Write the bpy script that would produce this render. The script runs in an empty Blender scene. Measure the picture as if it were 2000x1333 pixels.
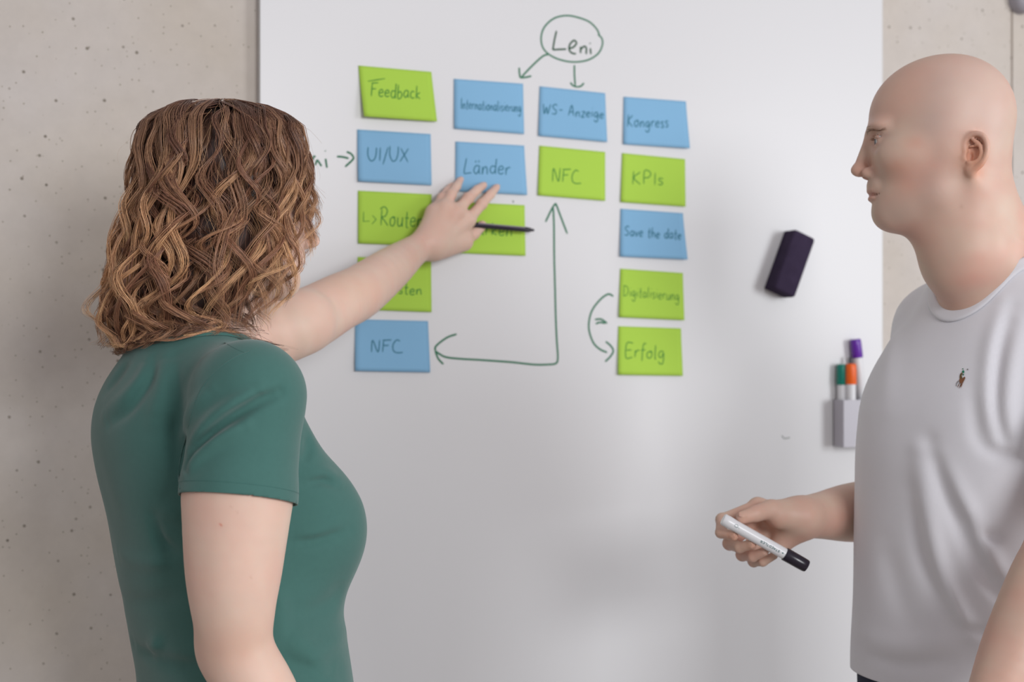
import bpy, bmesh, math, random
import numpy as np
from mathutils import Vector, Matrix

# ------------------------------------------------------------------ camera, world, lights
scene = bpy.context.scene
CAM_H = 1.38
FPX = 2778.0
cam_d = bpy.data.cameras.new('camera')
cam_d.sensor_width = 36.0
cam_d.lens = 50.0
cam_d.clip_start = 0.05
cam_d.dof.use_dof = True
cam_d.dof.focus_distance = 1.74
cam_d.dof.aperture_fstop = 4.2
cam = bpy.data.objects.new('camera', cam_d)
cam.location = (0, 0, CAM_H)
cam.rotation_euler = (math.pi / 2, 0, 0)
scene.collection.objects.link(cam)
scene.camera = cam

world = bpy.data.worlds.new('world')
scene.world = world
world.use_nodes = True
bg = world.node_tree.nodes['Background']
bg.inputs[0].default_value = (1.0, 0.955, 0.985, 1)
bg.inputs[1].default_value = 0.43


def area(name, loc, target, sx, sy, power, col):
    l = bpy.data.lights.new(name, 'AREA')
    l.shape = 'RECTANGLE'
    l.size = sx
    l.size_y = sy
    l.energy = power
    l.color = col
    o = bpy.data.objects.new(name, l)
    o.location = loc
    d = Vector(target) - Vector(loc)
    o.rotation_euler = d.to_track_quat('-Z', 'Y').to_euler()
    scene.collection.objects.link(o)
    return o


area('window_daylight', (1.5, -1.2, 2.1), (0.0, 2.3, 1.2), 1.0, 0.9, 54, (0.96, 0.98, 1.0))
area('side_window_daylight', (3.5, 0.35, 1.7), (0.0, 2.2, 1.25), 1.0, 1.5, 50, (0.93, 0.97, 1.0))
scene.view_settings.view_transform = 'Standard'
scene.view_settings.look = 'None'
scene.view_settings.gamma = 1.0
scene.view_settings.use_curve_mapping = False
scene.view_settings.exposure = 0.06

# ------------------------------------------------------------------ pixel rulers
TH = math.radians(20)
TT = math.tan(TH)
Z0 = 2.45
NRM = np.array([math.sin(TH), -math.cos(TH), 0.0])      # board normal, towards the room
ALONG = np.array([math.cos(TH), math.sin(TH), 0.0])


def P(px, py, Y):
    """point at depth Y seen at the pixel"""
    return np.array([(px - 1000) / FPX * Y, Y, CAM_H - (py - 666.5) / FPX * Y])


def W(px, py, off=0.0):
    """point of the board plane (shifted off metres into the room) seen at the pixel"""
    r = np.array([(px - 1000) / FPX, 1.0, -(py - 666.5) / FPX])
    p0 = np.array([0, Z0, CAM_H]) + NRM * off - np.array([0, 0, CAM_H])
    t = p0.dot(NRM) / r.dot(NRM)
    return r * t + np.array([0, 0, CAM_H])


# ------------------------------------------------------------------ materials
def mat(name, col, rough=0.6, spec=0.4, metallic=0.0, sss=0.0, bump=None, var=None, attr=None, sheen=0.0,
        sssr=(1.0, 0.35, 0.2), scale=0.004, coat=0.0):
    m = bpy.data.materials.new(name)
    m.use_nodes = True
    nt = m.node_tree
    b = nt.nodes['Principled BSDF']
    b.inputs['Base Color'].default_value = (*col, 1)
    b.inputs['Roughness'].default_value = rough
    b.inputs['Specular IOR Level'].default_value = spec
    b.inputs['Metallic'].default_value = metallic
    b.inputs['Coat Weight'].default_value = coat
    if sheen:
        b.inputs['Sheen Weight'].default_value = sheen
        b.inputs['Sheen Roughness'].default_value = 0.5
    if sss:
        b.inputs['Subsurface Weight'].default_value = sss
        b.inputs['Subsurface Radius'].default_value = sssr
        b.inputs['Subsurface Scale'].default_value = scale
    tc = nt.nodes.new('ShaderNodeTexCoord')
    out = None
    if attr:
        a = nt.nodes.new('ShaderNodeAttribute')
        a.attribute_name = attr
        out = a.outputs['Color']
    if var:                                   # (scale, amount)
        n = nt.nodes.new('ShaderNodeTexNoise')
        n.inputs['Scale'].default_value = var[0]
        n.inputs['Detail'].default_value = 4
        nt.links.new(tc.outputs['Object'], n.inputs['Vector'])
        mr = nt.nodes.new('ShaderNodeMapRange')
        mr.inputs['To Min'].default_value = 1 - var[1]
        mr.inputs['To Max'].default_value = 1 + var[1]
        nt.links.new(n.outputs['Fac'], mr.inputs['Value'])
        mx = nt.nodes.new('ShaderNodeMix')
        mx.data_type = 'RGBA'
        mx.blend_type = 'MULTIPLY'
        mx.inputs['Factor'].default_value = 1
        if out:
            nt.links.new(out, mx.inputs[6])
        else:
            mx.inputs[6].default_value = (*col, 1)
        nt.links.new(mr.outputs[0], mx.inputs[7])
        out = mx.outputs[2]
    if out:
        nt.links.new(out, b.inputs['Base Color'])
    if bump:                                  # (scale, strength, distance)
        n = nt.nodes.new('ShaderNodeTexNoise')
        n.inputs['Scale'].default_value = bump[0]
        n.inputs['Detail'].default_value = 3
        nt.links.new(tc.outputs['Object'], n.inputs['Vector'])
        bp = nt.nodes.new('ShaderNodeBump')
        bp.inputs['Strength'].default_value = bump[1]
        bp.inputs['Distance'].default_value = bump[2]
        nt.links.new(n.outputs['Fac'], bp.inputs['Height'])
        nt.links.new(bp.outputs['Normal'], b.inputs['Normal'])
    return m


def concrete():
    m = bpy.data.materials.new('concrete')
    m.use_nodes = True
    nt = m.node_tree
    L = nt.links
    b = nt.nodes['Principled BSDF']
    b.inputs['Roughness'].default_value = 0.75
    b.inputs['Specular IOR Level'].default_value = 0.3
    tc = nt.nodes.new('ShaderNodeTexCoord')

    def noise(scale, det=4, rough=0.55):
        n = nt.nodes.new('ShaderNodeTexNoise')
        n.inputs['Scale'].default_value = scale
        n.inputs['Detail'].default_value = det
        n.inputs['Roughness'].default_value = rough
        L.new(tc.outputs['Object'], n.inputs['Vector'])
        return n

    n1 = noise(2.6)
    cr = nt.nodes.new('ShaderNodeValToRGB')
    cr.color_ramp.elements[0].position = 0.32
    cr.color_ramp.elements[0].color = (0.565, 0.50, 0.435, 1)
    cr.color_ramp.elements[1].position = 0.68
    cr.color_ramp.elements[1].color = (0.61, 0.56, 0.53, 1)
    L.new(n1.outputs['Fac'], cr.inputs['Fac'])
    n2 = noise(30, 6, 0.7)
    mr = nt.nodes.new('ShaderNodeMapRange')
    mr.inputs['To Min'].default_value = 0.90
    mr.inputs['To Max'].default_value = 1.08
    L.new(n2.outputs['Fac'], mr.inputs['Value'])
    mx = nt.nodes.new('ShaderNodeMix')
    mx.data_type = 'RGBA'
    mx.blend_type = 'MULTIPLY'
    mx.inputs['Factor'].default_value = 1
    L.new(cr.outputs['Color'], mx.inputs[6])
    L.new(mr.outputs[0], mx.inputs[7])
    col = mx.outputs[2]
    heights = []
    for sc, rad, keep, dark in ((44, 0.11, 0.66, 0.46), (110, 0.155, 0.72, 0.62), (21, 0.046, 0.58, 0.40)):
        v = nt.nodes.new('ShaderNodeTexVoronoi')
        v.inputs['Scale'].default_value = sc
        L.new(tc.outputs['Object'], v.inputs['Vector'])
        sep = nt.nodes.new('ShaderNodeSeparateColor')
        L.new(v.outputs['Color'], sep.inputs[0])
        gt = nt.nodes.new('ShaderNodeMath')
        gt.operation = 'GREATER_THAN'
        gt.inputs[1].default_value = keep
        L.new(sep.outputs[0], gt.inputs[0])
        md = nt.nodes.new('ShaderNodeMapRange')       # 1 in the pore, 0 outside
        md.inputs['From Min'].default_value = rad * 0.6
        md.inputs['From Max'].default_value = rad * 1.35
        md.inputs['To Min'].default_value = 1
        md.inputs['To Max'].default_value = 0
        L.new(v.outputs['Distance'], md.inputs['Value'])
        mu = nt.nodes.new('ShaderNodeMath')
        mu.operation = 'MULTIPLY'
        L.new(gt.outputs[0], mu.inputs[0])
        L.new(md.outputs[0], mu.inputs[1])
        mm = nt.nodes.new('ShaderNodeMix')
        mm.data_type = 'RGBA'
        L.new(mu.outputs[0], mm.inputs['Factor'])
        L.new(col, mm.inputs[6])
        mm.inputs[7].default_value = (0.56 * dark, 0.49 * dark, 0.40 * dark, 1)
        col = mm.outputs[2]
        heights.append(mu.outputs[0])
    L.new(col, b.inputs['Base Color'])
    ad = nt.nodes.new('ShaderNodeMath')
    ad.operation = 'ADD'
    L.new(heights[0], ad.inputs[0])
    L.new(heights[2], ad.inputs[1])
    bp = nt.nodes.new('ShaderNodeBump')
    bp.invert = True
    bp.inputs['Strength'].default_value = 0.5
    bp.inputs['Distance'].default_value = 0.002
    L.new(ad.outputs[0], bp.inputs['Height'])
    L.new(bp.outputs['Normal'], b.inputs['Normal'])
    return m


M = {}
M['concrete'] = concrete()
M['floor'] = mat('floor_screed', (0.33, 0.30, 0.27), 0.6, var=(3, 0.12))
M['board'] = mat('board_white', (0.715, 0.705, 0.715), 0.32, 0.35, var=(1.3, 0.015))
M['edge'] = mat('board_edge', (0.60, 0.60, 0.60), 0.4)
M['blue'] = mat('note_blue', (0.245, 0.475, 0.70), 0.8, 0.2, var=(9, 0.03))
M['green'] = mat('note_green', (0.43, 0.665, 0.085), 0.8, 0.2, var=(9, 0.03))
M['ink'] = mat('ink_green', (0.025, 0.17, 0.085), 0.6)
M['ink_dark'] = mat('ink_dark_green', (0.012, 0.075, 0.03), 0.6)
M['ink_on_green'] = mat('ink_on_green', (0.06, 0.25, 0.03), 0.6)
M['ink_on_blue'] = mat('ink_on_blue', (0.02, 0.16, 0.24), 0.6)
M['felt'] = mat('eraser_felt', (0.045, 0.032, 0.062), 0.95, 0.1, var=(60, 0.25), bump=(300, 0.5, 0.001))
M['holder'] = mat('holder_plastic', (0.52, 0.50, 0.55), 0.35)
M['holder_dark'] = mat('holder_magnet', (0.10, 0.09, 0.10), 0.5)
M['white_plastic'] = mat('white_plastic', (0.78, 0.78, 0.80), 0.28, 0.5)
M['violet'] = mat('violet_plastic', (0.13, 0.02, 0.36), 0.3, 0.5)
M['orange'] = mat('orange_plastic', (0.90, 0.13, 0.004), 0.35, 0.5)
M['teal'] = mat('teal_plastic', (0.0, 0.22, 0.16), 0.35, 0.5)
M['black'] = mat('black_plastic', (0.016, 0.011, 0.022), 0.25, 0.5)
M['pen_sheen'] = mat('pen_highlight', (0.30, 0.25, 0.33), 0.3, 0.5)
M['grey_fit'] = mat('grey_fitting', (0.30, 0.28, 0.31), 0.5)
M['skin'] = mat('skin', (0.7, 0.45, 0.35), 0.48, 0.35, sss=0.22, attr='tint', var=(45, 0.035), bump=(900, 0.12, 0.0004))
M['shirt_green'] = mat('shirt_green', (0.056, 0.148, 0.130), 0.85, 0.2, var=(140, 0.05), bump=(1400, 0.25, 0.0005), sheen=0.25)
M['shirt_white'] = mat('shirt_white', (0.75, 0.74, 0.78), 0.88, 0.2, var=(60, 0.01), bump=(1200, 0.2, 0.0005), sheen=0.1)
M['jeans'] = mat('denim', (0.03, 0.035, 0.06), 0.85, 0.2, bump=(600, 0.3, 0.001))
M['shoe'] = mat('shoe_leather', (0.05, 0.04, 0.04), 0.5)
M['sole'] = mat('shoe_sole', (0.5, 0.5, 0.5), 0.6)
M['eye_white'] = mat('eye_white', (0.62, 0.58, 0.56), 0.15, 0.5)
M['iris'] = mat('iris', (0.06, 0.09, 0.12), 0.1, 0.5)
M['pupil'] = mat('pupil', (0.004, 0.004, 0.004), 0.1, 0.5)
M['brow'] = mat('brow_hair', (0.30, 0.17, 0.11), 0.6)
M['hair'] = mat('hair', (0.3, 0.2, 0.1), 0.33, 0.55, attr='tint')
M['logo_brown'] = mat('logo_brown', (0.22, 0.09, 0.04), 0.8)
M['logo_olive'] = mat('logo_olive', (0.15, 0.10, 0.04), 0.8)
M['logo_green'] = mat('logo_green', (0.01, 0.18, 0.09), 0.8)
M['logo_grey'] = mat('logo_grey', (0.22, 0.2, 0.2), 0.8)
M['print'] = mat('marker_print', (0.02, 0.13, 0.13), 0.5)
M['stitch'] = mat('stitch', (0.05, 0.16, 0.14), 0.8)


# ------------------------------------------------------------------ object helpers
def link(name, me, m, parent=None):
    o = bpy.data.objects.new(name, me)
    if m is not None:
        me.materials.append(m)
    scene.collection.objects.link(o)
    if parent is not None:
        o.parent = parent
        o.matrix_parent_inverse = parent_matrix(parent).inverted()
    return o


def parent_matrix(p):
    mtx = Matrix.LocRotScale(p.location, p.rotation_euler, p.scale)
    if p.parent:
        mtx = parent_matrix(p.parent) @ p.matrix_parent_inverse @ mtx
    return mtx


def empty(name, loc):
    o = bpy.data.objects.new(name, None)
    o.location = tuple(float(v) for v in loc)
    o.empty_display_size = 0.02
    scene.collection.objects.link(o)
    return o


def tag(o, label=None, cat=None, group=None, kind=None):
    if label:
        o['label'] = label
    if cat:
        o['category'] = cat
    if group:
        o['group'] = group
    if kind:
        o['kind'] = kind
    return o


def mesh_from(V, F, smooth=True):
    """V (n,3), F (m,k) with k = 3 or 4"""
    me = bpy.data.meshes.new('mesh')
    V = np.asarray(V, dtype=np.float32)
    F = np.asarray(F, dtype=np.int32)
    k = F.shape[1]
    me.vertices.add(len(V))
    me.vertices.foreach_set('co', V.ravel())
    me.loops.add(F.size)
    me.loops.foreach_set('vertex_index', F.ravel())
    me.polygons.add(len(F))
    me.polygons.foreach_set('loop_start', np.arange(0, F.size, k, dtype=np.int32))
    me.update(calc_edges=True)
    me.validate()
    me.polygons.foreach_set('use_smooth', np.full(len(me.polygons), smooth))
    me.update()
    return me


def from_bm(bm, smooth=False):
    me = bpy.data.meshes.new('mesh')
    bmesh.ops.recalc_face_normals(bm, faces=bm.faces)
    bm.to_mesh(me)
    bm.free()
    if smooth:
        me.polygons.foreach_set('use_smooth', np.full(len(me.polygons), True))
    me.update()
    return me


def set_tint(me, cols):
    a = me.color_attributes.new('tint', 'FLOAT_COLOR', 'POINT')
    c = np.ones((len(me.vertices), 4), dtype=np.float32)
    c[:, :3] = cols
    a.data.foreach_set('color', c.ravel())


def frame_z(d):
    d = np.asarray(d, float)
    d = d / np.linalg.norm(d)
    up = np.array([0, 0, 1.0]) if abs(d[2]) < 0.9 else np.array([0, 1.0, 0])
    x = np.cross(up, d)
    x /= np.linalg.norm(x)
    return x, np.cross(d, x), d


def lathe(a, b, prof, n=28, name='part', m=None, parent=None):
    """prof: (t along a-b, radius); closed body of revolution"""
    a = np.asarray(a, float)
    b = np.asarray(b, float)
    x, y, d = frame_z(b - a)
    L = np.linalg.norm(b - a)
    V = []
    F = []
    for t, r in prof:
        for i in range(n):
            an = 2 * math.pi * i / n
            V.append(a + d * (t * L) + (x * math.cos(an) + y * math.sin(an)) * max(r, 1e-5))
    for j in range(len(prof) - 1):
        for i in range(n):
            F.append((j * n + i, j * n + (i + 1) % n, (j + 1) * n + (i + 1) % n, (j + 1) * n + i))
    me = mesh_from(V, F)
    bm = bmesh.new()
    bm.from_mesh(me)
    bmesh.ops.remove_doubles(bm, verts=bm.verts, dist=5e-5)
    bmesh.ops.holes_fill(bm, edges=[e for e in bm.edges if e.is_boundary])
    bmesh.ops.recalc_face_normals(bm, faces=bm.faces)
    bm.to_mesh(me)
    bm.free()
    me.polygons.foreach_set('use_smooth', np.full(len(me.polygons), True))
    me.set_sharp_from_angle(angle=math.radians(40))
    return link(name, me, m, parent)


def box_on(o, ax, ay, az, sx, sy, sz, bevel=0.0, seg=2):
    """bmesh box centred at o with half sizes"""
    bm = bmesh.new()
    bmesh.ops.create_cube(bm, size=2)
    for v in bm.verts:
        p = np.asarray(o) + np.asarray(ax) * v.co.x * sx + np.asarray(ay) * v.co.y * sy + np.asarray(az) * v.co.z * sz
        v.co = Vector(p)
    bmesh.ops.recalc_face_normals(bm, faces=bm.faces)
    if bevel:
        bmesh.ops.bevel(bm, geom=bm.edges[:], offset=bevel, segments=seg, affect='EDGES', profile=0.6)
    return bm


def catmull(pts, n=8):
    pts = [np.asarray(p, float) for p in pts]
    if len(pts) < 3:
        return [pts[0] + (pts[-1] - pts[0]) * i / n for i in range(n + 1)]
    out = []
    q = [2 * pts[0] - pts[1]] + pts + [2 * pts[-1] - pts[-2]]
    for i in range(1, len(q) - 2):
        for j in range(n):
            t = j / n
            out.append(0.5 * ((2 * q[i]) + (-q[i - 1] + q[i + 1]) * t + (2 * q[i - 1] - 5 * q[i] + 4 * q[i + 1] - q[i + 2]) * t * t
                              + (-q[i - 1] + 3 * q[i] - 3 * q[i + 1] + q[i + 2]) * t ** 3))
    out.append(pts[-1])
    return out


# ------------------------------------------------------------------ strokes: ink laid as thin ribbons
def ribbon(polys, nrm, w, th=0.00025):
    """polys: lists of world points on a surface; returns mesh of thin flat strokes"""
    V = []
    F = []
    nrm = np.asarray(nrm, float)
    for pts in polys:
        pts = [np.asarray(p, float) for p in pts]
        cl = [pts[0]]
        for p in pts[1:]:
            if np.linalg.norm(p - cl[-1]) > 1e-4:
                cl.append(p)
        if len(cl) < 2:
            cl.append(cl[0] + np.array([3e-4, 0, 0]))
        n = len(cl)
        b0 = len(V)
        for i, p in enumerate(cl):
            d = cl[min(i + 1, n - 1)] - cl[max(i - 1, 0)]
            d = d / (np.linalg.norm(d) + 1e-12)
            s = np.cross(nrm, d)
            ww = w * (0.6 if i in (0, n - 1) else 1.0) * 0.5
            for k in (-1, -0.3, 0.3, 1):
                V.append(p + s * ww * k + nrm * (th if abs(k) < 0.9 else 0.0))
        for i in range(n - 1):
            for k in range(3):
                a = b0 + i * 4 + k
                F.append((a, a + 1, a + 5, a + 4))
    return mesh_from(V, F)


G = {
    'F': (.62, [[(0.05, 0), (0.08, .95)], [(0.0, .95), (.3, .97), (.62, 1.0)], [(.05, .52), (.45, .56)]]),
    'U': (.7, [[(0, 1), (.02, .4), (.25, 0), (.5, .1), (.62, .5), (.62, 1)]]),
    'I': (.22, [[(.1, 1), (.12, 0)]]),
    '/': (.4, [[(.35, 1.05), (0.05, -.2)]]),
    'X': (.65, [[(0, 1), (.6, 0)], [(.58, 1), (0, 0)]]),
    'L': (.6, [[(.12, 1), (0, .03), (.25, .0), (.55, .03)]]),
    'R': (.68, [[(.1, 0), (.1, .95)], [(-.05, .95), (.3, 1.08), (.55, .85), (.4, .55), (.12, .48), (.35, .3), (.65, 0)]]),
    'N': (.62, [[(0, 0), (.03, .95), (.45, .03), (.52, 1)]]),
    'C': (.75, [[(.5, .9), (.25, .97), (.03, .6), (.08, .15), (.35, 0), (.75, .04)]]),
    'K': (.62, [[(.06, 1), (.05, 0)], [(.5, .95), (.1, .5), (.55, 0)]]),
    'P': (.58, [[(.06, 0), (.06, .95), (.35, .98), (.5, .75), (.35, .5), (.08, .46)]]),
    'S': (.6, [[(.5, .88), (.3, 1), (.05, .8), (.2, .55), (.45, .35), (.35, .04), (.0, .08)]]),
    'W': (.85, [[(0, 1), (.15, .05), (.35, .7), (.5, .05), (.75, 1)]]),
    'A': (.65, [[(0, 0), (.3, 1), (.55, 0)], [(.08, .35), (.5, .38)]]),
    'D': (.7, [[(.08, 0), (.06, 1)], [(-.04, .97), (.4, .9), (.6, .5), (.4, .08), (.0, .0)]]),
    'E': (.6, [[(.55, .98), (.06, .96), (.05, 0), (.55, .04)], [(.06, .5), (.45, .52)]]),
    'M': (.8, [[(0, 0), (.08, 1), (.32, .3), (.58, 1), (.68, 0)]]),
    'a': (.52, [[(.42, .5), (.15, .5), (.02, .2), (.2, 0), (.4, .25), (.42, .5), (.42, .12), (.5, 0)]]),
    'b': (.48, [[(.05, 1), (.05, .02), (.3, 0), (.42, .28), (.25, .5), (.06, .35)]]),
    'c': (.42, [[(.38, .46), (.15, .5), (.02, .2), (.18, 0), (.4, .06)]]),
    'd': (.52, [[(.42, .45), (.15, .5), (.02, .2), (.2, 0), (.4, .2), (.45, 1), (.43, .1), (.5, 0)]]),
    'e': (.46, [[(.04, .25), (.38, .32), (.28, .52), (.06, .4), (.05, .1), (.25, 0), (.42, .1)]]),
    'f': (.36, [[(.4, .95), (.22, .95), (.15, .6), (.13, -.25)], [(0, .5), (.36, .54)]]),
    'g': (.5, [[(.4, .48), (.12, .48), (.04, .15), (.25, .05), (.4, .4), (.4, -.3), (.2, -.42), (.02, -.25)]]),
    'h': (.5, [[(.06, 1), (.05, 0), (.1, .38), (.3, .5), (.4, .3), (.42, 0)]]),
    'i': (.2, [[(.08, .5), (.1, 0)], [(.09, .76), (.1, .8)]]),
    'k': (.46, [[(.05, 1), (.05, 0)], [(.38, .5), (.08, .25), (.42, 0)]]),
    'l': (.22, [[(.06, 1), (.07, .1), (.15, 0)]]),
    'n': (.5, [[(.04, .5), (.05, 0), (.1, .35), (.28, .5), (.38, .35), (.42, 0)]]),
    'o': (.5, [[(.25, .5), (.05, .35), (.08, .05), (.3, 0), (.43, .3), (.25, .5), (.45, .46)]]),
    'r': (.36, [[(.04, .5), (.05, 0)], [(.06, .3), (.2, .5), (.36, .48)]]),
    's': (.38, [[(.34, .46), (.1, .5), (.08, .32), (.3, .18), (.25, 0), (.02, .02)]]),
    't': (.36, [[(.16, .95), (.16, .08), (.32, 0)], [(0, .56), (.34, .58)]]),
    'u': (.5, [[(.04, .5), (.06, .08), (.25, 0), (.4, .2), (.42, .5), (.42, .05), (.48, 0)]]),
    'v': (.42, [[(0, .5), (.18, 0), (.38, .5)]]),
    'y': (.46, [[(.02, .5), (.18, .08)], [(.42, .5), (.1, -.4)]]),
    'z': (.42, [[(.02, .5), (.38, .5), (.04, 0), (.4, .03)]]),
    '-': (.45, [[(.05, .5), (.4, .52)]]),
    ' ': (.4, []),
}


def word_strokes(text, x0, y0, x1, y1, cap, seed=1):
    """baseline from (x0,y0) to (x1,y1) in pixels, cap height in pixels; returns pixel polylines"""
    rnd = random.Random(seed)
    tot = sum(G[c if c != 'ä' else 'a'][0] + 0.1 for c in text)
    out = []
    adv = 0.0
    sx = (x1 - x0) / tot
    for c in text:
        w, strokes = G[c if c != 'ä' else 'a']
        dy = rnd.uniform(-.05, .05)
        sc = rnd.uniform(.93, 1.07)
        ss = list(strokes)
        if c == 'ä':
            ss = ss + [[(.10, .70), (.15, .82)], [(.33, .72), (.38, .84)]]
        for s in ss:
            pl = []
            for q in catmull(s, 5):
                px = x0 + (adv + q[0]) * sx + q[1] * cap * 0.06
                py = y0 + (y1 - y0) * (px - x0) / max(1, x1 - x0) - (q[1] * sc + dy) * cap
                pl.append((px, py))
            out.append(pl)
        adv += w + 0.1
    return out


# ------------------------------------------------------------------ the setting
def slab(name, x0, x1, z0, z1, off0, off1, m, parent=None):
    """box on the back wall: along-wall range, height range, offset range"""
    base = np.array([0, Z0, 0])
    c = base + ALONG * (x0 + x1) / 2 + NRM * (off0 + off1) / 2 + np.array([0, 0, (z0 + z1) / 2])
    bm = box_on(c, ALONG, NRM, (0, 0, 1), (x1 - x0) / 2, abs(off1 - off0) / 2, (z1 - z0) / 2)
    return link(name, from_bm(bm), m, parent)


BT = 0.022                                    # board thickness
# formwork seam on the right: the wall is cast in two bays with a recessed joint
s_seam = (W(1976, 300, -BT) - np.array([0, Z0, 0])).dot(ALONG)
wall = slab('wall_back', -3.2, s_seam - 0.003, 0, 2.9, -BT - 0.16, -BT, M['concrete'])
tag(wall, 'pale pitted concrete wall behind the whiteboard', kind='structure')
w2 = slab('wall_right', s_seam + 0.003, 4.2, 0, 2.9, -BT - 0.16, -BT, M['concrete'])
tag(w2, 'concrete wall bay right of the thin vertical joint', kind='structure')
w3 = slab('trim_1', s_seam - 0.0031, s_seam + 0.0031, 0, 2.9, -BT - 0.16, -BT - 0.004, M['concrete'])
tag(w3, 'thin vertical joint in the concrete', kind='structure')
bm = bmesh.new()
bmesh.ops.create_cube(bm, size=1)
for v in bm.verts:
    v.co = Vector((v.co.x * 9, v.co.y * 7 + 0.6, v.co.z * 0.1 - 0.05))
tag(link('floor', from_bm(bm), M['floor']), 'plain grey floor under both people', kind='structure')

# ------------------------------------------------------------------ whiteboard and the drawing on it
sL = (W(508, 400, 0) - np.array([0, Z0, 0])).dot(ALONG)
sR = (W(1724, 300, 0) - np.array([0, Z0, 0])).dot(ALONG)
board = empty('whiteboard', np.array([0, Z0, 0.45]) + ALONG * (sL + sR) / 2 - NRM * BT)
tag(board, 'tall white board on the concrete wall with green arrows and a lettered oval', 'whiteboard')
slab('board_panel', sL + 0.0012, sR - 0.0012, 0.452, 2.198, -BT, 0.0, M['board'], board)
bmE = bmesh.new()
for (x0, x1, z0, z1) in ((sL, sL + .0012, .45, 2.2), (sR - .0012, sR, .45, 2.2), (sL, sR, .45, .452), (sL, sR, 2.198, 2.2)):
    b_ = box_on(np.array([0, Z0, 0]) + ALONG * (x0 + x1) / 2 - NRM * BT / 2 + np.array([0, 0, (z0 + z1) / 2]), ALONG, NRM, (0, 0, 1),
                (x1 - x0) / 2, BT / 2, (z1 - z0) / 2)
    tmp = bpy.data.meshes.new('tmp')
    b_.to_mesh(tmp)
    b_.free()
    bmE.from_mesh(tmp)
    bpy.data.meshes.remove(tmp)
link('board_edge', from_bm(bmE), M['edge'], board)


def board_ink(name, polys, w, m='ink', label=None, n=6):
    pl = []
    for p in polys:
        q = catmull(p, n)
        pl.append([W(a[0], a[1], 0.0003) for a in q])
    o = link(name, ribbon(pl, NRM, w), M[m], board)
    if label:
        o['label'] = label
    return o


oval = [(1171, 68), (1165, 56), (1150, 42), (1125, 33), (1104, 30.5), (1082, 36), (1064, 52), (1057, 72), (1060, 92), (1072, 106),
        (1092, 116), (1118, 121), (1146, 118), (1167, 106), (1176, 90), (1176, 76), (1168, 67)]
board_ink('drawn_oval', [oval], 0.0030, label='green hand-drawn oval round the lettering at the top')
board_ink('lettering', [
    [(1087, 60), (1083, 78), (1080, 96), (1081, 97), (1093, 96.5), (1106, 96)],
    [(1111, 95), (1120, 92), (1126, 84), (1121, 79), (1113, 87), (1112, 98), (1118, 104), (1125, 105)],
    [(1134, 91), (1134, 104)], [(1134, 97), (1140, 91), (1145, 93), (1145, 106)],
    [(1153, 94), (1154, 106)], [(1152, 84), (1153, 85.5)]], 0.0032, 'ink_dark', 'dark green letters inside the oval')
board_ink('drawn_arrow', [[(1071, 106), (1060, 110), (1040, 128), (1018, 151)], [(1014, 132), (1014.5, 142), (1016, 152)],
                          [(1016, 152), (1027, 151), (1038, 148.5)]], 0.0032, label='green arrow slanting down left from the oval')
board_ink('drawn_arrow', [[(1122, 127), (1122, 145), (1123.6, 168)], [(1114, 161), (1119, 167), (1127, 170)],
                          [(1127, 170), (1135, 168), (1140.5, 162)]], 0.0032, label='short green arrow straight down from the oval')
board_ink('drawn_arrow', [[(1080.5, 405), (1082, 440), (1082.5, 500), (1084, 560), (1085.5, 620), (1087.5, 665), (1089.5, 698), (1086, 710),
                           (1070, 712.5), (1042, 712.5), (1000, 708), (945, 704), (895, 701), (868, 697), (850, 686)],
                          [(1085.5, 397), (1078, 408), (1065.4, 434)], [(1085.5, 397), (1094, 420), (1108, 457)],
                          [(850, 686), (852, 676), (872.6, 660), (892, 653)], [(850, 686), (856, 701), (866, 712)]], 0.0034,
          label='long green double-headed arrow bent at a right angle')
board_ink('drawn_arrow', [[(1198, 579), (1187.5, 575), (1171, 587), (1155, 610), (1150, 640), (1158, 668), (1171, 682), (1186, 689)],
                          [(1183, 667.5), (1192, 675), (1198, 685.5), (1192, 697), (1182, 707)],
                          [(1162, 624.6), (1174, 624), (1186, 632)], [(1163.5, 633), (1172, 630), (1182, 632)]], 0.0034,
          label='curved green arrow beside the two lowest right notes')
board_ink('lettering', [
    [(598, 275), (592, 298), (588, 322), (602, 324)],
    [(610.5, 313), (613, 306), (616.5, 306)], [(615.5, 323), (619.5, 312)], [(619.5, 312), (623, 317), (628, 325)],
    [(635.8, 310), (637, 318), (638.6, 328)], [(635, 294.5), (636, 295.5)]], 0.0032, label='green letters half hidden by the curly hair')
board_ink('drawn_arrow', [[(658, 306), (668, 306.5), (681, 309.5)], [(677, 296.5), (685.5, 300.5), (690.5, 308), (687, 314), (674, 326)]],
          0.0034, label='short green arrow pointing at the topmost left blue note')
board_ink('smear', [[(1527, 851), (1532, 857), (1543, 855)]], 0.0012, 'ink_dark')
board_ink('ink_dot', [[(1002, 392), (1002.5, 396)]], 0.002, 'ink_dark')


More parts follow.
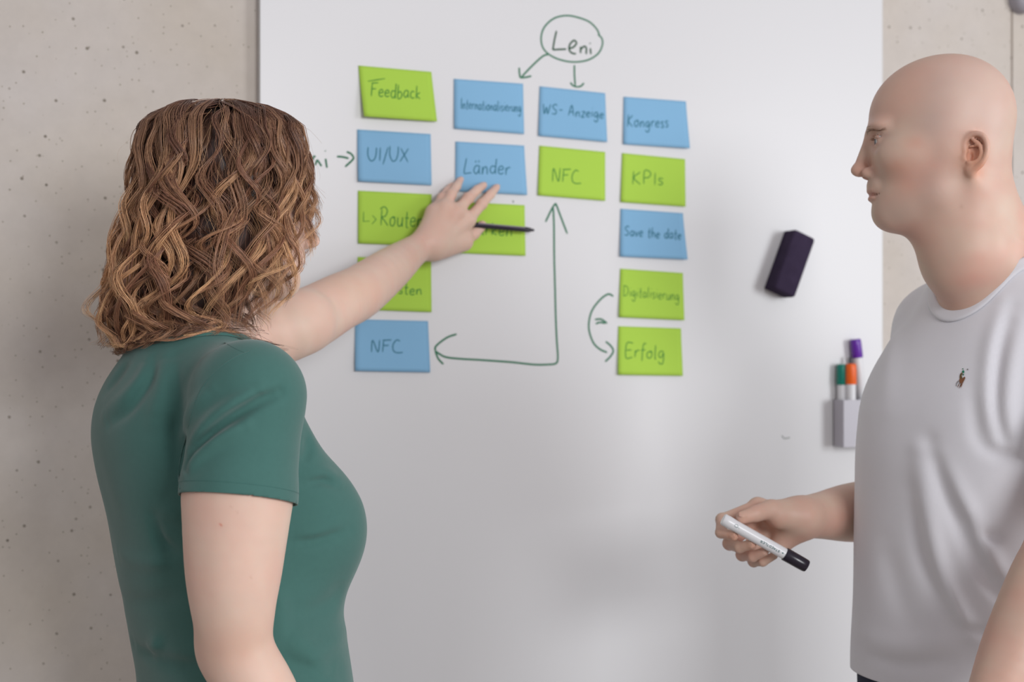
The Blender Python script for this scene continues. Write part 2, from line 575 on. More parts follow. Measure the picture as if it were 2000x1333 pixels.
# ------------------------------------------------------------------ sticky notes
def sticky_note(c, colour, words, label, lift=(0.0015, 0.0015, 0.004, 0.004), curlx=0.0, group='handwritten sticky notes on the board'):
    """c: pixel corners TL, TR, BR, BL; lift: distance of each corner from the board; words: list of pixel polylines"""
    cor = [W(c[i][0], c[i][1], lift[i]) for i in range(4)]

    def S(u, v, d=0.0):
        p = cor[0] * (1 - u) * (1 - v) + cor[1] * u * (1 - v) + cor[2] * u * v + cor[3] * (1 - u) * v
        base = lift[0] * (1 - u) * (1 - v) + lift[1] * u * (1 - v) + lift[2] * u * v + lift[3] * (1 - u) * v
        vv = v * v * (3 - 2 * v) * 0.5 + 0.5 * v ** 2
        want = (lift[0] * (1 - u) + lift[1] * u) * (1 - vv) + (lift[3] * (1 - u) ** 1.0 + lift[2] * u) * vv
        return p + NRM * (want - base + d + 0.0004)

    nu, nv = 14, 12
    V = []
    for side in (0.0, -0.00035):
        for j in range(nv + 1):
            for i in range(nu + 1):
                V.append(S(i / nu, j / nv, side))
    F = []
    N = (nu + 1) * (nv + 1)
    for j in range(nv):
        for i in range(nu):
            a = j * (nu + 1) + i
            F.append((a, a + nu + 1, a + nu + 2, a + 1))
            F.append((N + a, N + a + 1, N + a + nu + 2, N + a + nu + 1))
    for i in range(nu):
        F.append((i, i + 1, N + i + 1, N + i))
        a = nv * (nu + 1) + i
        F.append((a, N + a, N + a + 1, a + 1))
    for j in range(nv):
        a = j * (nu + 1)
        F.append((a, N + a, N + a + nu + 1, a + nu + 1))
        a = a + nu
        F.append((a, a + nu + 1, N + a + nu + 1, N + a))
    ctr = W(sum(q[0] for q in c) / 4, sum(q[1] for q in c) / 4, 0.0005)
    root = empty('sticky_note', ctr)
    tag(root, label, 'sticky note', group)
    link('paper', mesh_from(V, F), M[colour], root)
    A = np.array(c, float)
    polys = []
    for pl in words:
        q = []
        for (px, py) in pl:
            u, v = 0.5, 0.5
            for _ in range(6):
                p = A[0] * (1 - u) * (1 - v) + A[1] * u * (1 - v) + A[2] * u * v + A[3] * (1 - u) * v
                du = (A[1] - A[0]) * (1 - v) + (A[2] - A[3]) * v
                dv = (A[3] - A[0]) * (1 - u) + (A[2] - A[1]) * u
                r = np.array([px, py]) - p
                det = du[0] * dv[1] - du[1] * dv[0]
                u += (r[0] * dv[1] - r[1] * dv[0]) / det
                v += (du[0] * r[1] - du[1] * r[0]) / det
            u = min(max(u, 0.005), 0.995)
            v = min(max(v, 0.005), 0.995)
            q.append(S(u, v, 0.00025))
        polys.append(q)
    link('handwriting', ribbon(polys, NRM, 0.0014 if len(words) > 20 else 0.0019), M['ink_on_blue' if colour == 'blue' else 'ink_on_green'], root)
    return root


ws = word_strokes
sticky_note([(700, 128), (842.5, 140.5), (853.5, 237.5), (711, 227.5)], 'green',
            ws('Feedback', 724, 187, 823, 194, 27, 3) + [[(718.5, 158.5), (735, 156), (751.5, 153.4)]],
            'green sticky note with its lower left corner curling up, topmost of the left column', (0.001, 0.002, 0.007, 0.014))
sticky_note([(697.5, 253), (841, 262), (843, 362.5), (699.6, 354.5)], 'blue', ws('UI/UX', 717, 313, 800, 318, 28, 4),
            'blue sticky note with a slash in its lettering, second in the left column', (.001, .001, .003, .006))
sticky_note([(699, 372.5), (843, 379.7), (843.5, 481), (699.6, 475.7)], 'green',
            [[(710, 414), (709.5, 433), (721, 432)], [(727, 421), (734, 429), (726, 438)]] + ws('Routen', 741, 441, 828, 445, 33, 5),
            'green sticky note with a small arrow before its word, just above the outstretched forearm', (.001, .001, .003, .004))
sticky_note([(698.5, 502), (842, 509), (843, 610), (698, 605)], 'green', ws('Playlisten', 712, 570, 826, 577, 22, 6),
            'green sticky note mostly hidden behind the outstretched forearm', (.001, .001, .004, .003))
sticky_note([(693.7, 624), (836, 627.4), (840.4, 728), (693.7, 725)], 'blue', ws('NFC', 725, 688, 789, 690, 26, 7),
            'blue sticky note at the bottom of the left column, left of the long arrow', (.001, .001, .004, .007))
sticky_note([(886.5, 154), (1021.6, 163.6), (1023.7, 262), (887, 251.5)], 'blue',
            ws('Internationalisierung', 899, 212, 1019, 219, 20, 8),
            'blue sticky note with one long word, topmost of the second column', (.001, .001, .003, .003))
sticky_note([(889.6, 276.5), (1023.7, 284.5), (1029.7, 381), (889, 374)], 'blue', ws('Länder', 906, 338, 998, 341, 30, 9),
            'blue sticky note touched by the fingertips, second in the second column', (.001, .001, .005, .002))
sticky_note([(889, 394), (1024.6, 401), (1026.4, 500), (890, 494.5)], 'green', ws('Marken', 908, 459, 1003, 461, 26, 10),
            'green sticky note behind the hand and the black pen', (.001, .001, .003, .003))
sticky_note([(1054, 168.6), (1182, 182), (1186, 277.6), (1051.6, 265.6)], 'blue', ws('WS- Anzeige', 1060, 223, 1181, 231, 20, 11),
            'blue sticky note right below the short arrow from the oval', (.001, .001, .004, .003))
sticky_note([(1053.4, 284.5), (1182, 297), (1182, 392.5), (1050.4, 381.7)], 'green', ws('NFC', 1078.6, 355, 1137, 358, 27, 12),
            'green sticky note with three capital letters, above the long arrow head', (.001, .001, .003, .003))
sticky_note([(1218, 189), (1339.7, 198), (1347.5, 290), (1217.5, 282)], 'blue', ws('Kongress', 1225, 247, 1307, 249, 23, 13),
            'blue sticky note at the top of the right column', (.001, .001, .007, .003))
sticky_note([(1215, 299), (1338, 311), (1339, 404), (1212.4, 395)], 'green', ws('KPIs', 1234, 359, 1298, 362, 25, 14),
            'green sticky note second from the top in the right column', (.001, .001, .003, .003))
sticky_note([(1212, 408), (1333.7, 416.6), (1343, 507.5), (1211, 501.5)], 'blue', ws('Save the date', 1219.7, 461, 1332, 468, 20, 15),
            'blue sticky note in the middle of the right column', (.001, .001, .007, .004))
sticky_note([(1211.5, 525), (1333.7, 533.6), (1336.7, 626), (1209, 620)], 'green', ws('Digitalisierung', 1217, 578, 1328, 587, 21, 16),
            'green sticky note second from the bottom in the right column', (.001, .001, .004, .004))
sticky_note([(1207.7, 637.5), (1330, 641.7), (1333.7, 734.7), (1207, 732.6)], 'green', ws('Erfolg', 1221, 699, 1300, 701, 28, 17),
            'green sticky note at the bottom of the right column', (.001, .001, .004, .005))

# ------------------------------------------------------------------ eraser
ec = W(1543, 515, 0)
b0 = [W(1534, 452, 0.0), W(1566, 478, 0.0), W(1530, 581, 0.0), W(1496, 557, 0.0)]
ctr = sum(b0) / 4
ax = (b0[3] + b0[2] - b0[0] - b0[1]) / 2
ay = (b0[1] + b0[2] - b0[0] - b0[3]) / 2
hx, hy = np.linalg.norm(ax) / 2, np.linalg.norm(ay) / 2
hx *= 1.10
hy *= 1.12
ax = ax / np.linalg.norm(ax)
ay = ay - ax * ay.dot(ax)
ay /= np.linalg.norm(ay)
er = empty('board_eraser', ctr)
tag(er, 'black felt board eraser stuck slanting on the whiteboard', 'eraser')
link('eraser_body', from_bm(box_on(ctr + NRM * 0.0245, ax, ay, NRM, hx, hy, 0.0145, 0.007, 3), True), M['felt'], er)
fl = link('felt_pad', from_bm(box_on(ctr + NRM * 0.0072, ax, ay, NRM, hx * 0.985, hy * 0.97, 0.0070, 0.003, 3), True), M['felt'], er)

# ------------------------------------------------------------------ marker holder with three markers
hb = W(1668, 826, 0)
ho = empty('marker_holder', hb)
tag(ho, 'pale grey magnetic marker holder on the board beside the white t-shirt', 'marker holder')
UP = np.array([0, 0, 1.0])
c0 = W(1667, 826, 0.016) - NRM * 0.016
hw, hh, hd = 0.034, 0.0435, 0.016
link('back_plate', from_bm(box_on(c0 + NRM * 0.002, ALONG, UP, NRM, hw, hh, 0.002)), M['holder_dark'], ho)
bm = bmesh.new()
V8 = []
for (dn, s) in ((0.004, 1.0), (0.004 + 2 * hd, 1.0)):
    for (a_, z_) in ((-1, -1), (1, -1), (1, 1), (-1, 1)):
        V8.append(bm.verts.new(Vector(c0 + NRM * dn + ALONG * hw * a_ + UP * hh * z_)))
for f in ((0, 1, 2, 3), (4, 5, 6, 7), (0, 1, 5, 4), (0, 3, 7, 4), (1, 2, 6, 5)):
    bm.faces.new([V8[i] for i in f])
pocket = link('pocket', from_bm(bm), M['holder'], ho)
so = pocket.modifiers.new('thick', 'SOLIDIFY')
so.thickness = 0.002
so.offset = 0.0


def marker_in_holder(px, ytop, ycapbot, off, colour, label, lean=0.0):
    t = W(px, ytop, off)
    cb = W(px, ycapbot, off)
    cb = cb + (t - cb) * 0 + ALONG * lean * .22
    bt = c0 + ALONG * ((cb - c0).dot(ALONG) + lean) + NRM * (off if not lean else off - 0.001) - UP * (hh - 0.012)
    root = empty('whiteboard_marker', bt)
    tag(root, label, 'marker', 'markers in the holder')
    lathe(bt, cb, [(0, 0.0001), (0, .007), (0.02, .0090), (1, .0090), (1, .0001)], 24, 'barrel', M['white_plastic'], root)
    lathe(cb, t, [(0, 0.0001), (0, .0100), (0.03, .0104), (.75, .0100), (.93, .0097), (1, .0086), (1, .0001)], 24, 'cap', M[colour], root)
    return root


marker_in_holder(1645, 712, 752, 0.0125, 'teal', 'white marker with teal cap, leftmost in the holder')
marker_in_holder(1662, 711, 751, 0.0255, 'orange', 'white marker with orange cap in front in the holder')
pv = marker_in_holder(1671, 663, 699, 0.0125, 'violet', 'white marker with violet cap standing highest in the holder', 0.020)
lathe(W(1660.5, 712, .014), W(1661, 697, .014), [(0, .0001), (0, .0030), (.9, .0028), (1, .0001)], 12, 'cap_clip', M['black'], pv)

# ------------------------------------------------------------------ grey fitting in the upper right corner
fc = W(1990, 3, -BT)
ft = empty('wall_fitting', fc)
tag(ft, 'grey rounded wall fitting cut off by the top right corner', 'wall fitting')
lathe(fc, fc + NRM * 0.03, [(0, .0001), (0, .026), (.6, .026), (.85, .022), (1, .012), (1, .0001)], 32, 'fitting_cover', M['grey_fit'], ft)
lathe(fc + NRM * 0.0299, fc + NRM * 0.034, [(0, .0001), (0, .007), (.8, .006), (1, .0001)], 20, 'screw_head', M['edge'], ft)


# ------------------------------------------------------------------ implicit surfaces
def nrm_(v):
    v = np.asarray(v, float)
    return v / np.linalg.norm(v)


def basis(f, u=(0, 0, 1)):
    """columns: forward, left, up"""
    f = nrm_(f)
    l = nrm_(np.cross(u, f))
    return np.stack([f, l, np.cross(f, l)], axis=1)


class Body:
    """ordered list of shapes combined with smooth union / subtraction"""

    def __init__(self):
        self.n = []

    def _a(self, op, fn, k, c, R):
        self.n.append((op, fn, k, np.asarray(c, np.float32), float(R)))

    def ell(self, c, r, B=None, k=0.01, op='+'):
        c = np.asarray(c, np.float32)
        r = np.asarray(r, np.float32)
        Bm = None if B is None else np.asarray(B, np.float32)

        def fn(p):
            q = p - c
            if Bm is not None:
                q = q @ Bm
            k0 = np.sqrt(((q / r) ** 2).sum(1))
            k1 = np.sqrt(((q / (r * r)) ** 2).sum(1)) + 1e-9
            return k0 * (k0 - 1) / k1
        self._a(op, fn, k, c, r.max())

    def cone(self, a, b, ra, rb, k=0.01, op='+', flat=None):
        """round cone; flat = (axis, factor) squeezes the cross-section along axis"""
        a = np.asarray(a, np.float32)
        b = np.asarray(b, np.float32)
        ab = b - a
        L2 = float(ab @ ab) + 1e-12
        fl = None if flat is None else (nrm_(flat[0]).astype(np.float32), flat[1])

        def fn(p):
            q = p - a
            h = np.clip((q @ ab) / L2, 0, 1)
            d = q - h[:, None] * ab
            if fl is not None:
                d = d + (d @ fl[0])[:, None] * fl[0] * (1 / fl[1] - 1)
                g = np.sqrt((d * d).sum(1)) - (ra + h * (rb - ra))
                return g * (0.5 + 0.5 * fl[1])
            return np.sqrt((d * d).sum(1)) - (ra + h * (rb - ra))
        self._a(op, fn, k, (a + b) / 2, math.sqrt(L2) / 2 + max(ra, rb) * (1.0 if flat is None else max(1, flat[1])))

    def chain(self, pts, rad, k=0.01, kin=0.004, op='+', flat=None):
        for i in range(len(pts) - 1):
            self.cone(pts[i], pts[i + 1], rad[i], rad[i + 1], k if i == 0 else kin, op, flat)

    def tube(self, pts, rad, k=0.02, n=5, op='+'):
        q = catmull([np.append(np.asarray(p, float), r) for p, r in zip(pts, rad)], n)
        for i in range(len(q) - 1):
            self.cone(q[i][:3], q[i + 1][:3], q[i][3], q[i + 1][3], k if i == 0 else 0.004, op)

    def slices(self, rows, B, k=0.03, op='+', grow=0.0):
        """rows: (z, cx, cy, front, back, side, exponent); B columns forward, left, up"""
        rows = np.array(sorted(rows), float)
        zs = np.linspace(rows[0, 0], rows[-1, 0], 160)
        tab = [np.convolve(np.pad(np.interp(zs, rows[:, 0], rows[:, j]), 5, 'edge'), np.ones(11) / 11, 'valid') for j in range(1, 7)]
        f2 = B[:2, 0]
        l2 = B[:2, 1]
        z0, z1 = zs[0], zs[-1]
        cc = np.array([rows[:, 1].mean(), rows[:, 2].mean(), (z0 + z1) / 2])

        def fn(p):
            z = p[:, 2]
            cx, cy, fr, bk, sd, ex = [np.interp(z, zs, t) for t in tab]
            dx = p[:, 0] - cx
            dy = p[:, 1] - cy
            u = dx * f2[0] + dy * f2[1]
            v = np.abs(dx * l2[0] + dy * l2[1])
            a = np.where(u > 0, fr, bk) + grow
            s = sd + grow
            rho = ((np.abs(u) / a) ** ex + (v / s) ** ex + 1e-9) ** (1 / ex)
            f = (rho - 1) * np.minimum(a, s)
            return np.maximum(f, np.maximum(z - z1, z0 - z)).astype(np.float32)
        self._a(op, fn, k, cc, math.hypot((z1 - z0) / 2, 0.3))

    def fold(self, pts, w, amp, dy=0.35, view=None):
        """raised (amp>0) or sunk cloth ridge along a polyline"""
        pts = [np.asarray(p, np.float32) for p in pts]
        pts = [q.astype(np.float32) for q in catmull(pts, 4)]
        s = np.array([1, dy, 1], np.float32)

        def fn(p):
            best = np.full(len(p), 9.0, np.float32)
            hh = np.zeros(len(p), np.float32)
            n = len(pts) - 1
            for i in range(n):
                a = pts[i] * s
                ab = pts[i + 1] * s - a
                q = p * s - a
                h = np.clip((q @ ab) / (ab @ ab + 1e-12), 0, 1)
                d = np.sqrt(((q - h[:, None] * ab) ** 2).sum(1))
                m = d < best
                best = np.where(m, d, best)
                hh = np.where(m, (i + h) / n, hh)
            fade = np.sin(np.clip(hh, 0.04, 0.96) * math.pi) ** 0.6
            return -amp * np.exp(-(best / w) ** 2) * fade
        c = sum(pts) / len(pts)
        R = max(np.linalg.norm(q - c) for q in pts) + w * 2.6 / dy
        self._a('d', fn, 0, c, R)

    def disp(self, fn, c, R):
        self._a('d', fn, 0, c, R)

    def __call__(self, p, band=None):
        p = np.asarray(p, np.float32)
        f = np.full(len(p), 1.0, np.float32)
        for op, fn, k, c, R in self.n:
            if band is None and op != 'd':
                idx = None
                g = fn(p)
                h = f
            else:
                m = ((p - c) ** 2).sum(1) < (R * 1.05 + (band or 0) + 1.6 * k + 0.008) ** 2
                if not m.any():
                    continue
                idx = np.nonzero(m)[0]
                g = fn(p[idx])
                h = f[idx]
            if op == '+':
                if k > 0:
                    t = np.maximum(k - np.abs(h - g), 0) / k
                    o = np.minimum(h, g) - t * t * k * 0.25
                else:
                    o = np.minimum(h, g)
            elif op == '-':
                t = np.maximum(k - np.abs(h + g), 0) / max(k, 1e-9)
                o = np.maximum(h, -g) + t * t * k * 0.25
            elif op == '&':
                t = np.maximum(k - np.abs(h - g), 0) / max(k, 1e-9)
                o = np.maximum(h, g) + t * t * k * 0.25
            else:
                o = h + g
            if idx is None:
                f = o.astype(np.float32)
            else:
                f[idx] = o
        return f

    def grad(self, p, e=6e-4, band=0.03):
        g = np.zeros_like(p)
        for i in range(3):
            d = np.zeros(3, np.float32)
            d[i] = e
            g[:, i] = self(p + d, band) - self(p - d, band)
        return g / (2 * e)


def polygonise(F, lo, hi, h, B=4, project=1):
    lo = np.asarray(lo, float)
    hi = np.asarray(hi, float)
    nb = np.ceil((hi - lo) / (h * B)).astype(int)
    S = 4
    ns = np.ceil(nb / S).astype(int)
    I = np.stack(np.meshgrid(*[np.arange(n) for n in ns], indexing='ij'), -1).reshape(-1, 3)
    c = lo + (I * S + S / 2) * h * B
    I = I[np.abs(F(c)) < h * B * S * 0.87 * 1.5 + 0.012]
    o = np.stack(np.meshgrid(*[np.arange(S)] * 3, indexing='ij'), -1).reshape(-1, 3)
    I = (I[:, None] * S + o[None]).reshape(-1, 3)
    I = I[(I < nb).all(1)]
    c = lo + (I + 0.5) * h * B
    f = F(c, 0.08)
    I = I[np.abs(f) < h * B * 0.87 * 1.35 + 0.003]
    K = B + 1
    o = np.stack(np.meshgrid(*[np.arange(K)] * 3, indexing='ij'), -1).reshape(-1, 3)
    G_ = I[:, None] * B + o[None]
    key = (G_[..., 0].astype(np.int64) * 4096 + G_[..., 1]) * 4096 + G_[..., 2]
    uk, inv = np.unique(key.ravel(), return_inverse=True)
    gp = np.stack([uk // (4096 * 4096), (uk // 4096) % 4096, uk % 4096], 1)
    vals = np.empty(len(uk), np.float32)
    band = h * B * 1.6 + 0.006
    for s in range(0, len(uk), 400000):
        vals[s:s + 400000] = F(lo + gp[s:s + 400000] * h, band)
    s = vals[inv].reshape(len(I), K, K, K)
    ins = s < 0
    corners = [(i, j, k) for i in (0, 1) for j in (0, 1) for k in (0, 1)]
    cnt = sum(ins[:, i:i + B, j:j + B, k:k + B].astype(np.int8) for i, j, k in corners)
    act = (cnt > 0) & (cnt < 8)
    bi, ci, cj, ck = np.nonzero(act)
    acc = np.zeros((len(bi), 3))
    num = np.zeros(len(bi))
    for ax in range(3):
        for a in (0, 1):
            for b in (0, 1):
                o0 = [0, 0, 0]
                o0[(ax + 1) % 3] = a
                o0[(ax + 2) % 3] = b
                o1 = list(o0)
                o1[ax] = 1
                v0 = s[bi, ci + o0[0], cj + o0[1], ck + o0[2]]
                v1 = s[bi, ci + o1[0], cj + o1[1], ck + o1[2]]
                cr = (v0 < 0) != (v1 < 0)
                t = np.where(cr, v0 / np.where(cr, v0 - v1, 1), 0)
                q = np.tile(np.array(o0, float), (len(bi), 1))
                q[:, ax] = t
                acc += q * cr[:, None]
                num += cr
    cell = I[bi] * B + np.stack([ci, cj, ck], 1)
    V = lo + (cell + acc / num[:, None]) * h
    ckey = (cell[:, 0].astype(np.int64) * 4096 + cell[:, 1]) * 4096 + cell[:, 2]
    order = np.argsort(ckey)
    sk = ckey[order]

    def look(cc):
        kk = (cc[:, 0].astype(np.int64) * 4096 + cc[:, 1]) * 4096 + cc[:, 2]
        p = np.searchsorted(sk, kk)
        p = np.minimum(p, len(sk) - 1)
        return np.where(sk[p] == kk, order[p], -1)

    faces = []
    for ax in range(3):
        a0 = ins[:, :B, :B, :B]
        sl = [slice(None), slice(0, B), slice(0, B), slice(0, B)]
        sl[ax + 1] = slice(1, B + 1)
        a1 = ins[tuple(sl)]
        e, x, y, z = np.nonzero(a0 != a1)
        g = I[e] * B + np.stack([x, y, z], 1)
        d1 = np.zeros(3, int)
        d1[(ax + 1) % 3] = 1
        d2 = np.zeros(3, int)
        d2[(ax + 2) % 3] = 1
        q = np.stack([look(g - d1 - d2), look(g - d2), look(g), look(g - d1)], 1)
        flip = ~a0[e, x, y, z]
        q[flip] = q[flip][:, ::-1]
        faces.append(q[(q >= 0).all(1)])
    Fc = np.concatenate(faces)
    for _ in range(project):
        v = F(V, 0.02)
        g = F.grad(V.astype(np.float32), band=0.02)
        n2 = (g * g).sum(1) + 1e-6
        step = (v / n2)[:, None] * g
        ln = np.linalg.norm(step, axis=1, keepdims=True)
        step *= np.minimum(1, h * 0.5 / (ln + 1e-9))
        V = V - step
    return V, Fc


def cut(V, F, g, keep_below=True, slide=True):
    """drop the part where g > 0 and slide the rim onto g = 0"""
    v = g(V)
    keep = (v[F] <= 0).any(1)
    F = F[keep]
    out = np.nonzero(v > 0)[0]
    used = np.zeros(len(V), bool)
    used[F.ravel()] = True
    if slide:
        nb = {}
        # for every outer rim vertex, move towards its inner neighbours
        E = np.concatenate([F[:, [0, 1]], F[:, [1, 2]], F[:, [2, 3]], F[:, [3, 0]]])
        a, b = E[:, 0], E[:, 1]
        a, b = np.concatenate([a, b]), np.concatenate([b, a])
        m = (v[a] > 0) & (v[b] <= 0)
        a, b = a[m], b[m]
        t = v[a] / (v[a] - v[b] + 1e-9)
        tgt = V[a] + (V[b] - V[a]) * t[:, None]
        acc = np.zeros_like(V)
        n = np.zeros(len(V))
        np.add.at(acc, a, tgt)
        np.add.at(n, a, 1)
        mv = n > 0
        V = V.copy()
        V[mv] = acc[mv] / n[mv][:, None]
        # outer vertices without an inner neighbour: drop their faces
        bad = used & (v > 0) & ~mv
        F = F[~bad[F].any(1)]
    used = np.zeros(len(V), bool)
    used[F.ravel()] = True
    idx = np.cumsum(used) - 1
    return V[used], idx[F]


def relax(V, F, balls, iters=10):
    """soften the surface inside the given balls (centre, radius)"""
    w = np.zeros(len(V))
    for c, r in balls:
        w = np.maximum(w, np.clip(1.6 * np.exp(-(((V - np.asarray(c)) / r) ** 2).sum(1)) - .1, 0, 1))
    E = np.concatenate([F[:, [0, 1]], F[:, [1, 2]], F[:, [2, 3]], F[:, [3, 0]]])
    n = np.bincount(E[:, 0], minlength=len(V)) + np.bincount(E[:, 1], minlength=len(V))
    n = np.maximum(n, 1)
    V = V.copy()
    for _ in range(iters):
        m = np.stack([np.bincount(E[:, 0], V[E[:, 1], j], len(V)) + np.bincount(E[:, 1], V[E[:, 0], j], len(V)) for j in range(3)], 1) / n[:, None]
        V += (m - V) * (w * .6)[:, None]
    return V


def surface_hit(F, px, py, y0, span=.5):
    """first point of the surface under a pixel, searched from depth y0"""
    p = P(px, py, y0)
    d = nrm_(p - [0, 0, CAM_H])
    t = np.linspace(0, span, 500)
    q = p + t[:, None] * d
    return q[int(np.argmax(F(q.astype(np.float32), .05) < 0))]


def join(parts):
    V = []
    F = []
    n = 0
    for v, f in parts:
        V.append(v)
        F.append(f + n)
        n += len(v)
    return np.concatenate(V), np.concatenate(F)


def smooth_noise(p, scale, seed=0, octaves=2):
    """cheap smooth pseudo-noise from sums of sines, about -1..1"""
    rnd = np.random.RandomState(seed)
    o = np.zeros(len(p))
    a = 1.0
    for k in range(octaves):
        for _ in range(4):
            d = rnd.normal(size=3)
            d = d / np.linalg.norm(d) * scale * (1.9 ** k)
            o += a * np.sin(p @ d + rnd.uniform(0, 6.28)) / 3.0
        a *= 0.5
    return o


def tint_skin(V, base, spots, seed=0, mott=0.05):
    """spots: (centre, radius or radii, colour, strength)"""
    c = np.tile(np.array(base, float), (len(V), 1))
    c[:, 0] *= 1 + mott * 0.4 * smooth_noise(V, 55, seed)
    n = smooth_noise(V, 90, seed + 7, 3)
    c[:, 1] *= 1 - mott * n
    c[:, 2] *= 1 - mott * n
    for ctr, r, col, s in spots:
        d = (V - np.asarray(ctr)) / np.asarray(r)
        w = np.exp(-(d * d).sum(1)) * s
        c = c * (1 - w[:, None]) + np.asarray(col) * w[:, None]
    return np.clip(c, 0, 1)


# ------------------------------------------------------------------ hands
def build_hand(F, wrist, wr, mcps, fingers, thumb, palm_k=0.016, palm_r=0.0115, extra=(), rs=1.0):
    """fingers: list of (points PIP, DIP, tip) in world space"""
    for m in mcps:
        F.cone(wrist, m, wr * 0.62, palm_r, palm_k)
    for i in range(len(mcps) - 1):
        F.cone(mcps[i], mcps[i + 1], palm_r, palm_r, 0.008)
    for a, b, ra, rb, k in extra:
        F.cone(a, b, ra, rb, k)
    for i, (m, pts) in enumerate(zip(mcps, fingers)):
        s = (1.0, 1.02, 0.96, 0.84)[i] * rs
        F.chain([m] + list(pts), [0.0108 * s, 0.0091 * s, 0.0081 * s, 0.0068 * s], 0.006, 0.0025)
        F.ell(pts[0], np.array([.0096, .0096, .0096]) * s, None, 0.004)
    pts, rad = thumb
    F.chain(pts, rad, 0.012, 0.004)


def nail(F, tip, prev, up, w=0.0052, l=0.0065, t=0.0016, out=0.0058):
    """a thin plate on the back of the fingertip"""
    d = nrm_(np.asarray(tip) - np.asarray(prev))
    up = nrm_(np.asarray(up) - d * np.dot(up, d))
    B = np.stack([d, np.cross(up, d), up], 1)
    F.ell(np.asarray(tip) + up * out + d * 0.001, (l, w, t), B, 0.0008)


# ------------------------------------------------------------------ head (forward, left, up in metres)
def build_head(F, o, B, s=1.0, ears=True, eyes=True, detail=True):
    o = np.asarray(o, float)

    def T(p):
        return o + B @ (np.asarray(p, float) * s)

    def ell(c, r, k=0.012, op='+', R=None):
        BB = B if R is None else B @ R
        F.ell(T(c), np.asarray(r) * s, BB, k * s, op)

    def cone(a, b, ra, rb, k=0.01, op='+', flat=None):
        F.cone(T(a), T(b), ra * s, rb * s, k * s, op, None if flat is None else (B @ np.asarray(flat[0], float), flat[1]))
    ell((-.0175, 0, .0165), (.0775, .0745, .0800), 0)
    ell((.018, 0, .014), (.0775, .066, .076), 0.03)
    ell((.000, 0, -.03), (.075, .0665, .060), 0.03)
    ell((.036, 0, -.045), (.0555, .055, .072), 0.025)
    ell((.045, 0, -.092), (.0415, .043, .034), 0.02)
    ell((.006, 0, -.090), (.050, .0545, .040), 0.03)
    for y in (-1, 1):
        cone((.066, .014 * y, -.113), (.008, .043 * y, -.086), .015, .0105, .028)
        cone((.008, .043 * y, -.086), (-.006, .049 * y, -.045), .0105, .012, .028)
        ell((.052, .041 * y, -.037), (.030, .020, .021), .024)
        ell((.079, .024 * y, .0015), (.018, .027, .0095), .012)
    ell((.0715, 0, -.114), (.0165, .021, .0165), .012)
    if detail:
        for y in (-1, 1):
            ell((.0965, .034 * y, -.0175), (.0175, .0165, .0105), .010, '-')
        ell((.0835, 0, -.075), (.0145, .025, .015), .010)
        cone((.0925, 0, -.006), (.1065, 0, -.049), .0068, .0085, .009)
        ell((.1065, 0, -.0525), (.0125, .0105, .0095), .004)
        for y in (-1, 1):
            ell((.0935, .0135 * y, -.0575), (.0115, .0065, .0078), .004)
            ell((.1005, .0070 * y, -.0650), (.0055, .0032, .0028), .0015, '-')
            # lids around the eyeball
            ell((.0765, .0325 * y, -.0190), (.0140, .0150, .0128), .004)
            ell((.0925, .0335 * y, -.0195), (.0100, .0118, .0038), .0012, '-')
            cone((.0885, .019 * y, -.0115), (.0815, .046 * y, -.0135), .0016, .0012, .002, '-')
        ell((.0900, 0, -.0815), (.0075, .0205, .0042), .0035)
        ell((.0885, 0, -.0920), (.0080, .0185, .0048), .0035)
        for a, b in (((.0995, 0, -.0868), (.0935, .012, -.0869)), ((.0935, .012, -.0869), (.0800, .0255, -.0885))):
            for y in (-1, 1):
                cone((a[0], a[1] * y, a[2]), (b[0], b[1] * y, b[2]), .0016, .0012, .002, '-')
    if ears:
        for y in (-1, 1):
            # ear plane: u backwards/outwards, v up
            u = nrm_((-0.93, 0.36 * y, 0.0))
            v = nrm_((-0.16, 0.0, 0.987))
            v = nrm_(v - u * v.dot(u))
            w = np.cross(u, v) * (1 if y < 0 else -1)
            w = w if w[1] * y > 0 else -w
            R = np.stack([u, v, w], 1)
            c0_ = np.array([-.0335, .0715 * y, -.0435])

            def E(a, b, c=0.0):
                return c0_ + u * a * 1.06 + v * b * .88 + w * c
            ell(E(.001, .002, .0005), (.0172, .0240, .0045), .006, '+', R)
            ell(E(-.003, -.001, .0050), (.0110, .0155, .0085), .0025, '-', R)
            ell(E(.001, .012, .0045), (.0105, .0100, .0070), .002, '-', R)
            hel = [(-.010, .002), (-.011, .013), (-.0075, .0235), (.002, .0285), (.0115, .0245), (.0165, .0130), (.0165, -.001),
                   (.0120, -.0130), (.0050, -.0210), (-.002, -.0255)]
            pts = catmull([E(a, b, .0030 + 0.0028 * math.sin(max(0, i) / 9 * math.pi)) for i, (a, b) in enumerate(hel)], 3)
            for i in range(len(pts) - 1):
                cone(pts[i], pts[i + 1], .0034, .0034, .0016)
            ah = [(-.0005, .0200), (.0070, .0125), (.0098, .001), (.0070, -.0095), (-.0005, -.0145), (-.0055, -.0130)]
            pts = catmull([E(a, b, .0042) for a, b in ah], 3)
            for i in range(len(pts) - 1):
                cone(pts[i], pts[i + 1], .0023, .0023, .0018)
            cone(E(.0065, .012, .0042), E(-.004, .0105, .0030), .0018, .0014, .0015)
            ell(E(-.0105, -.0035, .003), (.0040, .0052, .0032), .003, '+', R)
            ell(E(-.0030, -.0245, .002), (.0060, .0075, .0036), .003, '+', R)
            ell(E(-.0045, -.0035, .000), (.0050, .0080, .0090), .0015, '-', R)
    return T


